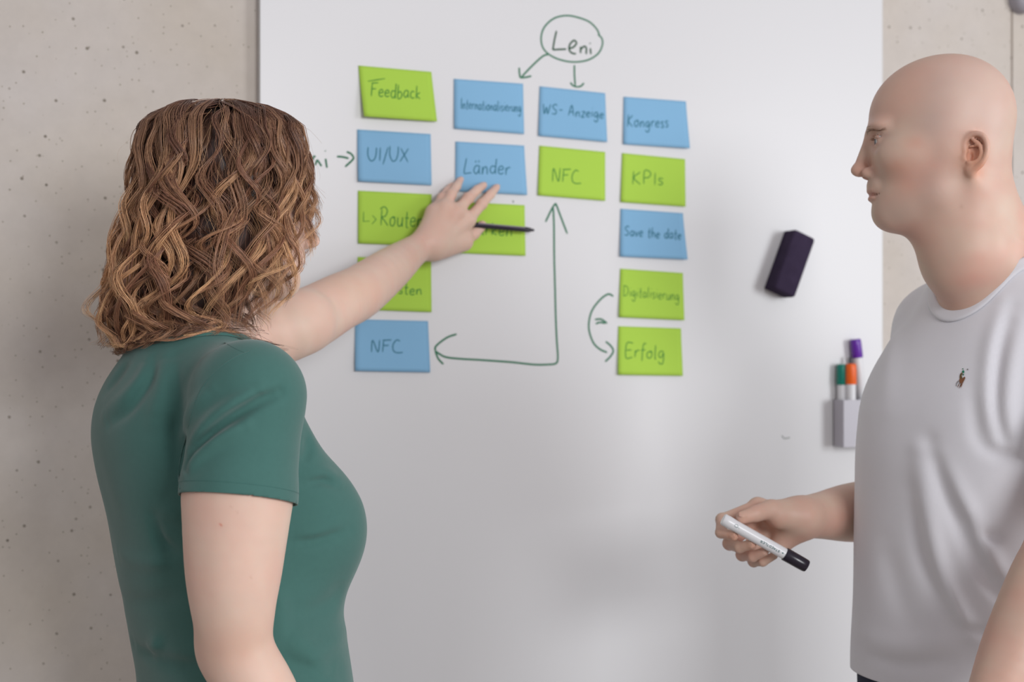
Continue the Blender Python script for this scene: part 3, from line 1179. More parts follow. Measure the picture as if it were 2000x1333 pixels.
def eye(parent, T, B, y, s=1.0):
    c = T((.0768, .0325 * y, -.0190))
    r = .0125 * s
    gaze = nrm_(B @ np.array([1.0, 0.02 * y, -0.03]))
    root = None
    bm = bmesh.new()
    bmesh.ops.create_uvsphere(bm, u_segments=24, v_segments=16, radius=r)
    for v in bm.verts:
        v.co += Vector(c)
    e = link('eye', from_bm(bm, True), M['eye_white'], parent)
    lathe(c + gaze * r * 0.90, c + gaze * r * 1.03, [(0, .0001), (0, .0056 * s), (.5, .0050 * s), (1, .0001)], 20, 'iris', M['iris'], e)
    return e


def tube_strands(strands, radii, cols=None, sides=3):
    """strands (n, m, 3), radii (n, m) -> V, F, colours"""
    S_ = np.asarray(strands, np.float32)
    n, m, _ = S_.shape
    t = np.gradient(S_, axis=1)
    t /= np.linalg.norm(t, axis=2, keepdims=True) + 1e-9
    ref = np.random.RandomState(5).normal(size=(n, 1, 3)).astype(np.float32)
    x = np.cross(t, ref)
    x /= np.linalg.norm(x, axis=2, keepdims=True) + 1e-9
    y = np.cross(t, x)
    V = np.empty((n, m, sides, 3), np.float32)
    for k in range(sides):
        a = 2 * math.pi * k / sides
        V[:, :, k] = S_ + (x * math.cos(a) + y * math.sin(a)) * np.asarray(radii)[:, :, None]
    base = (np.arange(n)[:, None, None] * m + np.arange(m - 1)[None, :, None]) * sides
    k = np.arange(sides)[None, None]
    k2 = (k + 1) % sides
    F = np.stack([base + k, base + k2, base + sides + k2, base + sides + k], -1).reshape(-1, 4)
    C = None
    if cols is not None:
        C = np.repeat(np.asarray(cols, np.float32)[:, :, None], sides, axis=2).reshape(-1, 3)
    return V.reshape(-1, 3), F, C


# ------------------------------------------------------------------ legs, trousers, shoes (below the frame, seen only from elsewhere)
def lower_half(F, hip, B, hgt=1.0, grow=0.0, spread=0.09, stride=0.0, girth=1.0, hips=True):
    hip = np.asarray(hip, float)
    f = B[:, 0]
    l = B[:, 1]
    if hips:
        F.ell(hip + np.array([0, 0, 0.0]), (0.115 * girth + grow, 0.165 * girth + grow, 0.12), B, 0.03)
    ank = []
    for y in (-1, 1):
        h = hip + l * spread * 0.95 * y + np.array([0, 0, -.05 if hips else -.15])
        kn = np.array([0, 0, 0.50 * hgt]) + [h[0], h[1], 0] + l * 0.005 * y + f * (0.015 + stride * y * 0.4)
        an = np.array([0, 0, 0.085]) + [h[0], h[1], 0] + l * 0.015 * y + f * (-0.02 + stride * y)
        F.cone(h, kn, .085 * girth + grow, .056 * girth + grow, 0.03)
        F.cone(kn, an + [0, 0, .16], .058 * girth + grow, .050 * girth + grow, 0.02)
        F.cone(an + [0, 0, .16], an, .050 * girth + grow, .038 + grow * 1.6, 0.02)
        ank.append(an)
    return ank


def shoes(parent, ank, B):
    f = B[:, 0]
    l = B[:, 1]
    for i, an in enumerate(ank):
        F = Body()
        g = np.array([an[0], an[1], 0.0])
        F.cone(g + f * -.045 + [0, 0, .038], g + f * .13 + [0, 0, .030], .036, .034, 0, flat=(l, 1.15))
        F.cone(g + [0, 0, .09], g + f * .03 + [0, 0, .04], .040, .036, .03)
        z0 = Body()
        F.disp(lambda p: np.zeros(len(p)), g, 0.3)
        V, Fc = polygonise(F, g - 0.25, g + 0.3, 0.006)
        V[:, 2] = np.maximum(V[:, 2], 0.012)
        sh = link('shoe', mesh_from(V, Fc), M['shoe'], parent)
        V2 = V.copy()
        m = V[:, 2] < 0.03
        S_ = Body()
        S_.cone(g + f * -.045 + [0, 0, .010], g + f * .135 + [0, 0, .010], .040, .038, 0, flat=(l, 1.12))
        V, Fc = polygonise(S_, g - 0.25, g + 0.3, 0.006)
        V[:, 2] = np.clip(V[:, 2], 0.0, 0.016)
        link('sole', mesh_from(V, Fc), M['sole'], sh)


# ================================================================== MAN
mB = basis((-math.cos(math.radians(12)), math.sin(math.radians(12)), 0))      # head
mo = P(1840, 252, 1.905)
tB = basis((-.88, -.475, 0))                                                 # torso
f_, l_ = tB[:, 0], tB[:, 1]
neck0 = np.array([0.672, 1.945, 0])                                          # torso axis at the shoulders

man = empty('person', (0.60, 1.97, 0.0))
tag(man, 'bald person in a white t-shirt facing left with a marker in the hand', 'person')

# joints
mRs = np.array([0.628, 2.075, 1.392])
mRe = P(1765, 992, 2.20)
mRw = P(1568, 1011, 2.005)
mLs = np.array([0.765, 1.800, 1.405])
mLe = P(2088, 1062, 1.69)
mLw = P(1908, 1450, 1.62)


def man_torso(F, grow=0.0, k=0.03):
    X = neck0
    rows = [
        # z, cx, cy, front, back, side, exp
        (0.68, .625, 1.945, .085, .09, .150, 2.2),
        (0.80, .625, 1.945, .115, .12, .165, 2.3),
        (0.95, .620, 1.945, .113, .12, .165, 2.3),
        (1.05, .620, 1.945, .112, .115, .163, 2.3),
        (1.15, .624, 1.945, .113, .115, .165, 2.35),
        (1.23, .630, 1.945, .116, .12, .170, 2.4),
        (1.30, .642, 1.945, .117, .12, .172, 2.4),
        (1.36, .658, 1.945, .104, .115, .160, 2.35),
        (1.40, .668, 1.945, .094, .10, .130, 2.3),
        (1.435, .672, 1.945, .082, .085, .100, 2.2),
        (1.49, .674, 1.945, .060, .058, .068, 2.1),
    ]
    F.slices(rows, tB, k, grow=grow)
    nb = np.array([.676, 1.942, 1.462])
    F.cone(nb, mRs + [0, 0, .006], .054 + grow, .048 + grow, .045)
    F.cone(nb, mLs + [0, 0, .010], .054 + grow, .048 + grow, .045)


def man_arms(F, grow=0.0, upper=True, fore=True):
    for s, e, w in ((mRs, mRe, mRw), (mLs, mLe, mLw)):
        if upper:
            F.cone(s, s * .45 + e * .55, .056 + grow, .049 + grow, .03)
            F.cone(s * .45 + e * .55, e, .049 + grow, .043 + grow, .02)
        if fore:
            d = nrm_(w - e)
            ln = np.linalg.norm(w - e)
            F.tube([e, e + d * .06, e + d * ln * .55, w - d * .05, w], [.043, .0465, .042, .0325, .0275], .02)


# --- body mesh: head + neck (fine), arms (fine), trunk and legs (coarse, under the clothes)
FH = Body()
mT = build_head(FH, mo, mB)
neck_top = mT((-.034, 0, -.075))
neck_low = np.array([.670, 1.940, 1.455])
FH.cone(mT((-.030, 0, -.06)), mT((-.034, 0, -.165)), .0545, .0575, .028)
FH.cone(mT((-.034, 0, -.165)), neck_low, .0575, .066, .03)
FH.cone(mT((.040, 0, -.108)), mT((-.020, 0, -.150)), .024, .030, .03)
FH.cone(mT((-.012, 0, -.125)), mT((-.026, 0, -.185)), .034, .033, .03)
FH.cone(mT((-.026, 0, -.185)), neck_low + f_ * .048 + [0, 0, -.03], .033, .028, .03)
for y in (-1, 1):
    FH.cone(mT((-.036, .044 * y, -.080)), neck_low + f_ * .062 + l_ * .016 * y + [0, 0, -.020], .011, .009, .026)
FH.cone(mT((-.055, 0, -.10)), neck_low + [0.02, -0.005, 0.0] - f_ * .02, .036, .050, .03)
man_torso(FH, -0.006, 0.035)
parts = []
headbox = (mT((-.02, 0, -.02)) - [.21, .17, .30], mT((-.02, 0, -.02)) + [.24, .17, .15])
V, Fc = polygonise(FH, headbox[0], headbox[1], 0.0022)
V = relax(V, Fc, [(mT((.028, .055 * y, -.045)), .030) for y in (-1, 1)] + [(mT((-.005, .05 * y, -.105)), .034) for y in (-1, 1)] +
          [(mT((-.045, .05 * y, -.105)), .026) for y in (-1, 1)] + [(mT((.070, .035 * y, -.056)), .014) for y in (-1, 1)] +
          [(mT((-.010, .058 * y, -.082)), .022) for y in (-1, 1)], 22)
neck_c = neck_low


def man_neck_g(p, extra=0.0):
    """> 0 inside the neck opening"""
    q = p - np.array([.672, 1.945, 1.47])
    u = q @ f_ + 0.26 * 0 + 0.004
    v = q @ l_
    a = np.where(u > 0, .100, .078) + extra
    b = .088 + extra
    rho = np.sqrt((u / a) ** 2 + (v / b) ** 2)
    return np.where(p[:, 2] > 1.36, (1 - rho) * a, -0.05)


below = lambda p: -(p[:, 2] - (1.40 + 0.0))
V, Fc = cut(V, Fc, lambda p: np.where(p[:, 2] < 1.470, np.maximum(-man_neck_g(p, .075), 1.36 - p[:, 2]), -1.0), slide=False)
parts.append((V, Fc))

# arms and the right hand
FA = Body()
man_arms(FA)
mp = lambda x, y, Y: P(x, y, Y)
mcps = [mp(1480, 990, 2.025), mp(1489, 1006, 2.040), mp(1502, 1022, 2.042), mp(1516, 1038, 2.035)]
fing = [
    [mp(1411, 1016, 2.000), mp(1408, 1041, 1.975), mp(1433, 1048, 1.957)],
    [mp(1425, 1062, 2.000), mp(1444, 1070, 1.972), mp(1468, 1064, 1.957)],
    [mp(1450, 1084, 2.003), mp(1470, 1088, 1.975), mp(1493, 1078, 1.962)],
    [mp(1472, 1097, 2.005), mp(1490, 1098, 1.982), mp(1512, 1086, 1.972)],
]
th = ([mp(1548, 1000, 2.000), mp(1506, 996, 1.982), mp(1476, 1004, 1.966), mp(1450, 1012, 1.957)], [.0150, .0135, .0110, .0088])
build_hand(FA, mRw, .0275, mcps, fing, th, 0.018, 0.0115,
           extra=[(mp(1560, 1008, 2.00), mp(1522, 1010, 1.988), .021, .0175, .015),
                  (mp(1558, 1030, 2.01), mp(1520, 1068, 2.012), .019, .014, .015)], rs=0.95)
nail(FA, th[0][3], th[0][2], (-.25, -.75, .65), .0058, .0075, .0016, .0076)
for i in range(2):
    nail(FA, fing[i][2], fing[i][1], (0.15, -.95, .15), .0048, .0062, .0014, .0056)
# the left hand hangs below the frame
wl = mLw
dl = nrm_(mLw - mLe)
lm = [wl + dl * .085 + np.array([.02 * 0, 1, 0]) * (.033 - .022 * i) * 0.9 for i in range(4)]
lf = [[m + dl * .038, m + dl * .056 + [-.008, 0, -.002], m + dl * .070 + [-.018, 0, -.002]] for m in lm]
lt = ([wl + dl * .03 + [0, .022, 0], wl + dl * .06 + [-.006, .046, 0], wl + dl * .09 + [-.012, .052, 0], wl + dl * .112 + [-.014, .05, 0]],
      [.015, .0125, .0105, .0085])
build_hand(FA, wl, .0275, lm, lf, lt)
V, Fc = polygonise(FA, mRw + [-.16, -.12, -.11], mRe + [.03, .09, .12], 0.0022)
V, Fc = cut(V, Fc, lambda p: (p[:, 2] - (mRe[2] + .115)), slide=False)
parts.append((V, Fc))
V, Fc = polygonise(FA, np.minimum(mLw, mLe) - [.12, .12, .24], np.maximum(mLe, mLs) + [.09, .09, -.02], 0.0036)
parts.append((V, Fc))
FB = Body()
man_torso(FB, -0.020)
man_arms(FB, -0.006, fore=False)
ank = lower_half(FB, (0.625, 1.955, 0.90), tB, 1.04, -0.012, girth=.85)
for a in ank:
    FB.cone(a, a + tB[:, 0] * .10 - [0, 0, .045], .034, .022, .03)
V, Fc = polygonise(FB, (0.25, 1.6, 0.0), (1.0, 2.35, 1.44), 0.009)
parts.append((V, Fc))
V, Fc = join(parts)
me = mesh_from(V, Fc)
cool = (.50, .375, .325)
red = (.60, .25, .17)
spots = [
    (mT((.012, .055, -.088)), (.034, .04, .024), (.53, .385, .325), .6),
    (mT((-.03, .06, .055)), (.075, .06, .045), (.56, .41, .36), .55),
    (mT((-.045, .07, -.01)), (.05, .05, .05), (.57, .44, .385), .6),
    (mT((.018, .066, -.000)), (.020, .03, .026), cool, .7),
    (mT((.012, .062, .04)), (.018, .03, .03), cool, .5),
    (mT((.058, .035, -.115)), (.034, .035, .020), (.50, .37, .31), .55),
    (mT((.085, .02, -.068)), (.012, .018, .008), (.45, .33, .27), .55),
    (mT((.050, .055, -.080)), (.022, .02, .016), red, .30),
    (mT((.060, .055, -.055)), (.020, .02, .010), red, .35),
    (mT((.040, .065, -.026)), (.012, .02, .010), red, .35),
    (mT((.105, .0, -.050)), (.014, .018, .014), red, .42),
    (mT((.050, .04, .055)), (.035, .05, .045), (.62, .39, .30), .5),
    (mT((.080, .02, .030)), (.035, .05, .040), (.62, .39, .31), .4),
    (mT((.074, .045, -.028)), (.010, .014, .008), (.46, .32, .28), .3),
    (mT((.074, .045, -.014)), (.012, .014, .005), (.42, .27, .23), .5),
    (mT((-.034, .076, -.044)), (.020, .02, .028), (.70, .30, .17), .75),
    (mT((-.043, .082, -.066)), (.010, .02, .010), (.66, .25, .14), .6),
    (mT((.093, 0, -.0865)), (.012, .024, .0055), (.48, .20, .165), .75),
    (mT((.094, 0, -.0925)), (.010, .018, .004), (.55, .25, .20), .5),
    (mT((-.005, .052, -.098)) * 0 + P(1884, 402, 1.83), (.0022, .01, .0028), (.28, .10, .05), .95),
    (P(1430, 1050, 1.957), (.012, .02, .010), (.66, .32, .22), .6),
    (P(1470, 1064, 1.957), (.012, .02, .010), (.66, .32, .22), .5),
    (P(1455, 1015, 1.957), (.012, .02, .008), (.64, .34, .25), .5),
    (P(1500, 1030, 1.98), (.02, .03, .010), (.66, .34, .24), .5),
    (P(1400, 1030, 1.98), (.01, .03, .02), (.62, .38, .30), .4),
]
set_tint(me, tint_skin(V, (.62, .405, .32), spots, 3, 0.07))
link('body', me, M['skin'], man)
for y in (-1, 1):
    eye(man, mT, mB, y)
# eyebrows
rnd = np.random.RandomState(11)
S_, R_ = [], []
for y in (-1, 1):
    for i in range(90):
        t = rnd.uniform(0, 1)
        c = np.array([.0990 - .022 * t ** 1.8, (.010 + .038 * t) * y, -.0035 + .0045 * math.sin(t * 2.2) - .004 * t * t])
        c += np.array([0, 0, rnd.uniform(-.0042, .0036) * (1 - .5 * t)])
        d = np.array([-.35 - .5 * t, .75 * y, .25 - .45 * t])
        d /= np.linalg.norm(d)
        ln = rnd.uniform(.005, .009)
        pts = [mT(c + d * ln * k + np.array([.0012, 0, 0]) * math.sin(k * 2.4)) for k in (0, .33, .66, 1)]
        S_.append(pts)
        R_.append([.00017, .00015, .00011, .00004])
S_ = np.array(S_)
for _ in range(3):                               # settle on the skin
    f = FH(S_.reshape(-1, 3), 0.03)
    g = FH.grad(S_.reshape(-1, 3).astype(np.float32), band=.03)
    S_ = (S_.reshape(-1, 3) - g * (f - .0006)[:, None]).reshape(S_.shape)
for nm, sl in (('eyebrow', slice(0, 90)), ('eyebrow', slice(90, 180))):
    V, Fc, _ = tube_strands(S_[sl], np.array(R_)[sl])
    tag(link(nm, mesh_from(V, Fc), M['brow'], man), kind='stuff')
S_, R_ = [], []
for i in range(26):
    t = i / 25
    a = np.array([.0895 - .0075 * t ** 1.5, .0245 + .021 * t, -.0165 + .002 * math.sin(t * 3)])
    S_.append([mT(a), mT(a + [.0030, .0006, .0001]), mT(a + [.0058, .0012, .0010])])
    R_.append([.00018, .00014, .00004])
V, Fc, _ = tube_strands(S_, R_)
tag(link('eyelashes', mesh_from(V, Fc), M['brow'], man), kind='stuff')

# --- white t-shirt
FT = Body()
man_torso(FT, 0.007)
nmt = len(FT.n)
man_arms(FT, 0.012, fore=False)
folds = []
for pts, w, a in (
        ([(1795, 880), (1808, 980), (1830, 1090), (1870, 1190), (1900, 1240)], .012, .010),
        ([(1815, 860), (1850, 960), (1890, 1060), (1930, 1130), (1965, 1180)], .011, -.009),
        ([(1835, 890), (1880, 980), (1930, 1080), (1960, 1130)], .012, .007),
        ([(1785, 960), (1800, 1080), (1840, 1180), (1880, 1260)], .012, -.006),
        ([(1880, 1000), (1930, 1050), (2000, 1075)], .010, -.006),
        ([(1730, 1060), (1755, 1160), (1790, 1250)], .016, -.004),
        ([(1680, 1240), (1760, 1262), (1860, 1250)], .014, .005),
        ([(1700, 1285), (1780, 1300), (1880, 1290)], .010, -.005),
        ([(1880, 1225), (1915, 1238), (1960, 1240)], .008, -.005),
        ([(1960, 590), (1935, 680), (1930, 780), (1945, 860)], .010, .007),
        ([(1992, 630), (1972, 720), (1965, 800), (1975, 870)], .010, .007),
        ([(1975, 600), (1950, 700), (1945, 800), (1970, 880)], .009, -.007),
        ([(1900, 760), (1915, 860), (1975, 900)], .010, -.004),
        ([(1760, 600), (1740, 700), (1735, 800)], .014, .003)):
    folds.append(([surface_hit(FT, x, y, 1.5, .8) for x, y in pts], w, a))
for pts, w, a in folds:
    FT.fold(pts, w * 1.0, a * 1.05, dy=.6)
FT.disp(lambda p: 0.0028 * smooth_noise(p * np.array([1, 1, .6]), 26, 4, 2), (.6, 1.95, 1.15), .8)
V, Fc = polygonise(FT, (0.30, 1.58, 0.90), (1.02, 2.36, 1.60), 0.0042)


def man_neck(p):
    return man_neck_g(p)


V, Fc = cut(V, Fc, man_neck)
# bodice hem
V, Fc = cut(V, Fc, lambda p: (0.919 + 0.003 * np.sin((p[:, 0] - p[:, 1]) * 9)) - p[:, 2])
FTt = Body()
FTt.n = FT.n[:nmt]


def axis_d(p, a, b):
    ab = b - a
    h = np.clip(((p - a) @ ab) / (ab @ ab), 0, 1)
    return np.linalg.norm(p - a - h[:, None] * ab, axis=1)


for s, e, L_ in ((mRs, mRe, .185), (mLs, mLe, .205)):
    d = nrm_(e - s)
    V, Fc = cut(V, Fc, lambda p: np.where((axis_d(p, s, e) - .058 < FTt(p.astype(np.float32), .05)) & (axis_d(p, s, e) < .09), (p - s) @ d - L_, -.05))
me = mesh_from(V, Fc)
shirt = link('t_shirt', me, M['shirt_white'], man)
so = shirt.modifiers.new('cloth', 'SOLIDIFY')
so.thickness = 0.0022
so.offset = -1
# collar band
ring = []
for i in range(72):
    an = 2 * math.pi * i / 72
    ring.append(an)


def surf_ring(F, gfun, centre, B2, r0, zhint, n=96, off=0.0, level=0.0):
    """points where the cloth surface meets gfun = level, by marching down from above along each azimuth"""
    out = []
    for i in range(n):
        an = 2 * math.pi * i / n
        d = B2[:, 0] * math.cos(an) + B2[:, 1] * math.sin(an)
        rr = np.linspace(.04, .16, 120)
        zz = np.linspace(zhint[0], zhint[1], 120)
        Rg, Zg = np.meshgrid(rr, zz, indexing='ij')
        pts = centre[None] * [1, 1, 0] + Rg.ravel()[:, None] * d[None] * [1, 1, 0] + np.stack([0 * Zg.ravel(), 0 * Zg.ravel(), Zg.ravel()], 1)
        g = gfun(pts)
        f = F(pts, .05)
        cost = np.abs(g - level) + np.abs(f)
        out.append(pts[np.argmin(cost)])
    out = np.array(out)
    for _ in range(3):                       # drop outliers
        m = (np.roll(out, 2, 0) + np.roll(out, -2, 0) + np.roll(out, 4, 0) + np.roll(out, -4, 0)) / 4
        bad = np.linalg.norm(out - m, axis=1) > .008
        out[bad] = m[bad]
    for _ in range(6):
        k = np.array([.25, .5, .25])
        out = np.stack([np.convolve(np.concatenate([out[-1:, j], out[:, j], out[:1, j]]), k, 'valid') for j in range(3)], 1)
    return out


def band(name, F, pts, width, inward, m, parent, th=0.0016):
    """flat ribbed band lying on the cloth along a closed ring"""
    n = len(pts)
    g = F.grad(pts.astype(np.float32), band=.03)
    g /= np.linalg.norm(g, axis=1, keepdims=True)
    t = np.roll(pts, -1, 0) - np.roll(pts, 1, 0)
    t /= np.linalg.norm(t, axis=1, keepdims=True)
    s = np.cross(t, g)
    s /= np.linalg.norm(s, axis=1, keepdims=True)
    c = pts.mean(0)
    sg = np.sign(((c - pts) * s).sum(1))[:, None]
    s = s * sg * (1 if inward else -1)
    V = []
    K = 6
    for k in range(K + 1):
        a = k / K
        q = pts - s * width * (a - 0.12)
        f = F(q.astype(np.float32), .03)
        gg = F.grad(q.astype(np.float32), band=.03)
        q = q - gg * f[:, None] + g * (th * (1.0 if 0 < k < K else 0.2))
        V.append(q)
    V = np.array(V)
    F_ = []
    for k in range(K):
        for i in range(n):
            j = (i + 1) % n
            F_.append((k * n + i, k * n + j, (k + 1) * n + j, (k + 1) * n + i))
    o = link(name, mesh_from(V.reshape(-1, 3), F_), m, parent)
    so = o.modifiers.new('thick', 'SOLIDIFY')
    so.thickness = 0.0016
    so.offset = -1
    return o


ring = surf_ring(FT, man_neck, np.array([.672, 1.945, 1.47]), tB, .08, (1.38, 1.485))
band('collar', FT, ring, .017, True, M['shirt_white'], shirt)
# embroidered rider emblem on the chest
LG = {
    'logo_brown': [[(-4, 5), (-1, 0), (3, 2), (7, -2), (9, 0), (7, 5), (3, 10), (0, 13), (-3, 11)], [(-3, 11), (-5, 17), (-8, 21), (-7, 18), (-4, 12)],
                   [(3, 8), (0, 15), (-3, 20), (-5, 23), (-2, 17), (1, 9)], [(7, 4), (3, 12), (0, 17), (-1, 22), (2, 16)]],
    'logo_olive': [[(-3, 4), (-3, -4), (-1, -9), (2, -11), (3, -9), (1, -4), (3, 1), (0, 4)]],
    'logo_green': [[(2, -14), (5, -16), (7, -13), (6, -10), (3, -10)], [(2, -18), (4, -20), (5, -17)], [(3, -8), (6, -8), (5, -4)]],
    'logo_grey': [[(13, -19), (15, -19), (15, -16), (13, -16)], [(-5, 7), (-9, 13), (-10, 18), (-11, 18), (-10, 12), (-6, 6)]],
}


def on_shirt(px, py):
    p = P(px, py, 1.70)
    d = nrm_(p - [0, 0, CAM_H])
    t = np.linspace(0, .35, 400)
    q = p + t[:, None] * d
    f = FT(q.astype(np.float32), .05)
    i = int(np.argmax(f < 0))
    return q[max(i, 0)], d


for nm, polys in LG.items():
    bm = bmesh.new()
    for pl in polys:
        vs = []
        for (x, y) in pl:
            q, d = on_shirt(1877 + x * .92, 738 + y * .92)
            vs.append(bm.verts.new(Vector(q - d * .0012)))
        try:
            bm.faces.new(vs)
        except ValueError:
            pass
    r = bmesh.ops.extrude_face_region(bm, geom=bm.faces[:])
    for v in [e for e in r['geom'] if isinstance(e, bmesh.types.BMVert)]:
        v.co += Vector((0, -.0006, 0))
    bmesh.ops.triangulate(bm, faces=bm.faces[:])
    o = link('emblem', from_bm(bm), M[nm], shirt)
    o['label'] = {'logo_brown': 'brown embroidered horse', 'logo_olive': 'olive horse neck', 'logo_green': 'green embroidered rider',
                  'logo_grey': 'grey mallet and tail threads'}[nm]
    o['kind'] = 'stuff'
# trousers, shoes
FP = Body()
man_torso(FP, .0005)
ank = lower_half(FP, (0.625, 1.955, 0.90), tB, 1.04, 0.002, girth=1.05, hips=False)
V, Fc = polygonise(FP, (0.2, 1.6, 0.02), (1.0, 2.35, 1.05), 0.008)
V, Fc = cut(V, Fc, lambda p: p[:, 2] - .965)
V, Fc = cut(V, Fc, lambda p: .075 - p[:, 2])
link('trousers', mesh_from(V, Fc), M['jeans'], man)
shoes(man, ank, tB)

# marker in the man's hand
ma, mb = P(1412, 1014.5, 1.950), P(1576, 1107, 1.950)
mk = empty('whiteboard_marker', (ma + mb) / 2)
tag(mk, 'white marker with black cap held in the hand of the bald person', 'marker')
Lm = np.linalg.norm(mb - ma)
dm = (mb - ma) / Lm
cs = 0.755
lathe(ma, ma + dm * Lm * cs, [(0, .0001), (0, .0072), (.012, .0082), (.10, .0084), (.2, .0080), (.95, .0078), (1, .0076), (1, .0001)], 32,
      'barrel', M['white_plastic'], mk)
lathe(ma + dm * Lm * (cs - .02), mb, [(0, .0001), (0, .0088), (.02, .0093), (.75, .0091), (.95, .0088), (1, .0080), (1, .0001)], 32,
      'cap', M['black'], mk)
# lettering along the barrel (reads from the cap end)
side = nrm_(np.cross(dm, (0, -1, 0)))
side = side if side[2] > 0 else -side
vw = nrm_(np.cross(side, dm))
vw = vw if vw[1] < 0 else -vw


def on_barrel(t, h, r=.0081):
    """t along, h across (metres)"""
    a = h / r
    return ma + dm * (t * Lm) + (vw * math.cos(a) + side * math.sin(a)) * r


polys = []
for pl in word_strokes('SEAELER'.replace('S', 'S'), 0, 0, 100, 0, 10, 3) if False else []:
    pass
GX = dict(G)
GX['T'] = (.6, [[(0, 1), (.6, 1)], [(.3, 1), (.3, 0)]])
txt = 'STAEDTLER'
adv = 0
for c in txt:
    w, ss = GX[c]
    for s in ss:
        pl = [on_barrel(.665 - (adv + q[0]) * .0345, -(q[1] - .5) * .0030 - .0005) for q in catmull(s, 3)]
        polys.append(pl)
    adv += w + .12
q = ribbon(polys, vw, .0006, .0001)
link('lettering', q, M['print'], mk)
link('lettering', ribbon([[on_barrel(.70, .001), on_barrel(.70, -.001)], [on_barrel(.69, 0), on_barrel(.71, 0)]], vw, .0012, .0001), M['print'], mk)
link('lettering', ribbon([[on_barrel(.145 + .02 * math.cos(a), .0020 * math.sin(a) + .001) for a in np.linspace(0, 6.28, 12)],
                          [on_barrel(.175, .001), on_barrel(.185, -.001)]], vw, .0006, .0001), M['print'], mk)


# ================================================================== WOMAN (left)
wB = basis((.87, .49, 0))                       # torso
wf, wl_ = wB[:, 0], wB[:, 1]
hB = basis((.93, .37, -.02))                     # head
ho_ = P(457, 388, 1.83)
wC = np.array([-.398, 1.80, 0])
woman = empty('person', (-.36, 1.80, 0.0))
tag(woman, 'person with wavy blond-brown hair in a green t-shirt reaching out to the board', 'person')

# near (right) arm and far (left) arm
RA = [P(486, 776, 1.625), P(464, 970, 1.60), P(457, 1100, 1.595), P(456, 1190, 1.595), P(465, 1270, 1.60), P(508, 1365, 1.605), P(578, 1500, 1.62), P(640, 1620, 1.64)]
RR = [.058, .0605, .0535, .0450, .0392, .0425, .0350, .0265]
LA = [np.array([-.462, 1.935, 1.345]), P(560, 640, 1.995), P(606, 622, 2.05), P(660, 592, 2.115), P(702, 571, 2.17), P(762, 526, 2.26), W(812, 488, .058), W(846, 472, .050)]
LR = [.056, .0475, .0445, .0415, .0398, .0335, .0235, .0215]


def w_torso(F, grow=0.0, bust=True):
    rows = [
        (0.66, -.332, 1.80, .090, .095, .160, 2.2),
        (0.78, -.332, 1.80, .120, .125, .185, 2.2),
        (0.88, -.335, 1.80, .124, .125, .183, 2.2),
        (0.95, -.344, 1.80, .126, .112, .168, 2.2),
        (1.04, -.368, 1.80, .140, .106, .150, 2.2),
        (1.10, -.388, 1.80, .150, .100, .148, 2.2),
        (1.165, -.401, 1.80, .140, .100, .150, 2.2),
        (1.22, -.410, 1.80, .118, .104, .152, 2.2),
        (1.27, -.414, 1.80, .102, .106, .152, 2.2),
        (1.32, -.408, 1.80, .092, .100, .145, 2.15),
        (1.355, -.402, 1.80, .080, .086, .104, 2.1),
        (1.385, -.398, 1.80, .066, .070, .074, 2.1),
        (1.42, -.396, 1.80, .054, .056, .058, 2.0),
    ]
    F.slices(rows, wB, 0.03, grow=grow)
    nb = np.array([-.398, 1.80, 1.338])
    F.cone(nb, RA[0] + [0, 0, .004], .038 + grow, .048 + grow, .035)
    F.cone(nb, LA[0] + [0, 0, .004], .038 + grow, .048 + grow, .035)
    if bust:
        for y in (-1, 1):
            c = np.array([-.398, 1.80, 1.146]) + wf * .113 + wl_ * .072 * y
            c[2] -= .012
            F.ell(c, (.071 + grow, .068 + grow, .078 + grow), wB, .045)
            if y < 0:
                F.cone(np.array([-.398, 1.80, 1.30]) + wf * .045 + wl_ * .10 * y, c + np.array([0, 0, .02]), .035 + grow, .052 + grow, .05)


WH = Body()
wT = build_head(WH, ho_, hB, 0.955, ears=True)
WH.cone(wT((-.030, 0, -.06)), wT((-.038, 0, -.150)), .050, .049, .02)
WH.cone(wT((-.038, 0, -.150)), np.array([-.395, 1.80, 1.36]), .049, .056, .03)
WH.cone(wT((-.005, 0, -.125)), wT((-.012, 0, -.190)), .032, .032, .03)
w_torso(WH, -.005, False)
WH.cone(LA[0], LA[1], LR[0], LR[1], .03)
parts = []
V, Fc = polygonise(WH, (-.56, 1.66, 1.33), (-.20, 2.06, 1.70), 0.0034)


def w_neck(p, extra=0.0):
    q = p - np.array([-.396, 1.80, 0])
    u = q @ wf
    v = q @ wl_
    a = np.where(u > 0, .098, .078) + extra
    b = .083 + extra
    rho = np.sqrt((u / a) ** 2 + (v / b) ** 2)
    return np.where(p[:, 2] > 1.30, (1 - rho) * a, -0.05)


V, Fc = cut(V, Fc, lambda p: np.where(p[:, 2] < 1.405, np.maximum(-w_neck(p, .03), 1.31 - p[:, 2]), -1.0), slide=False)
parts.append((V, Fc))
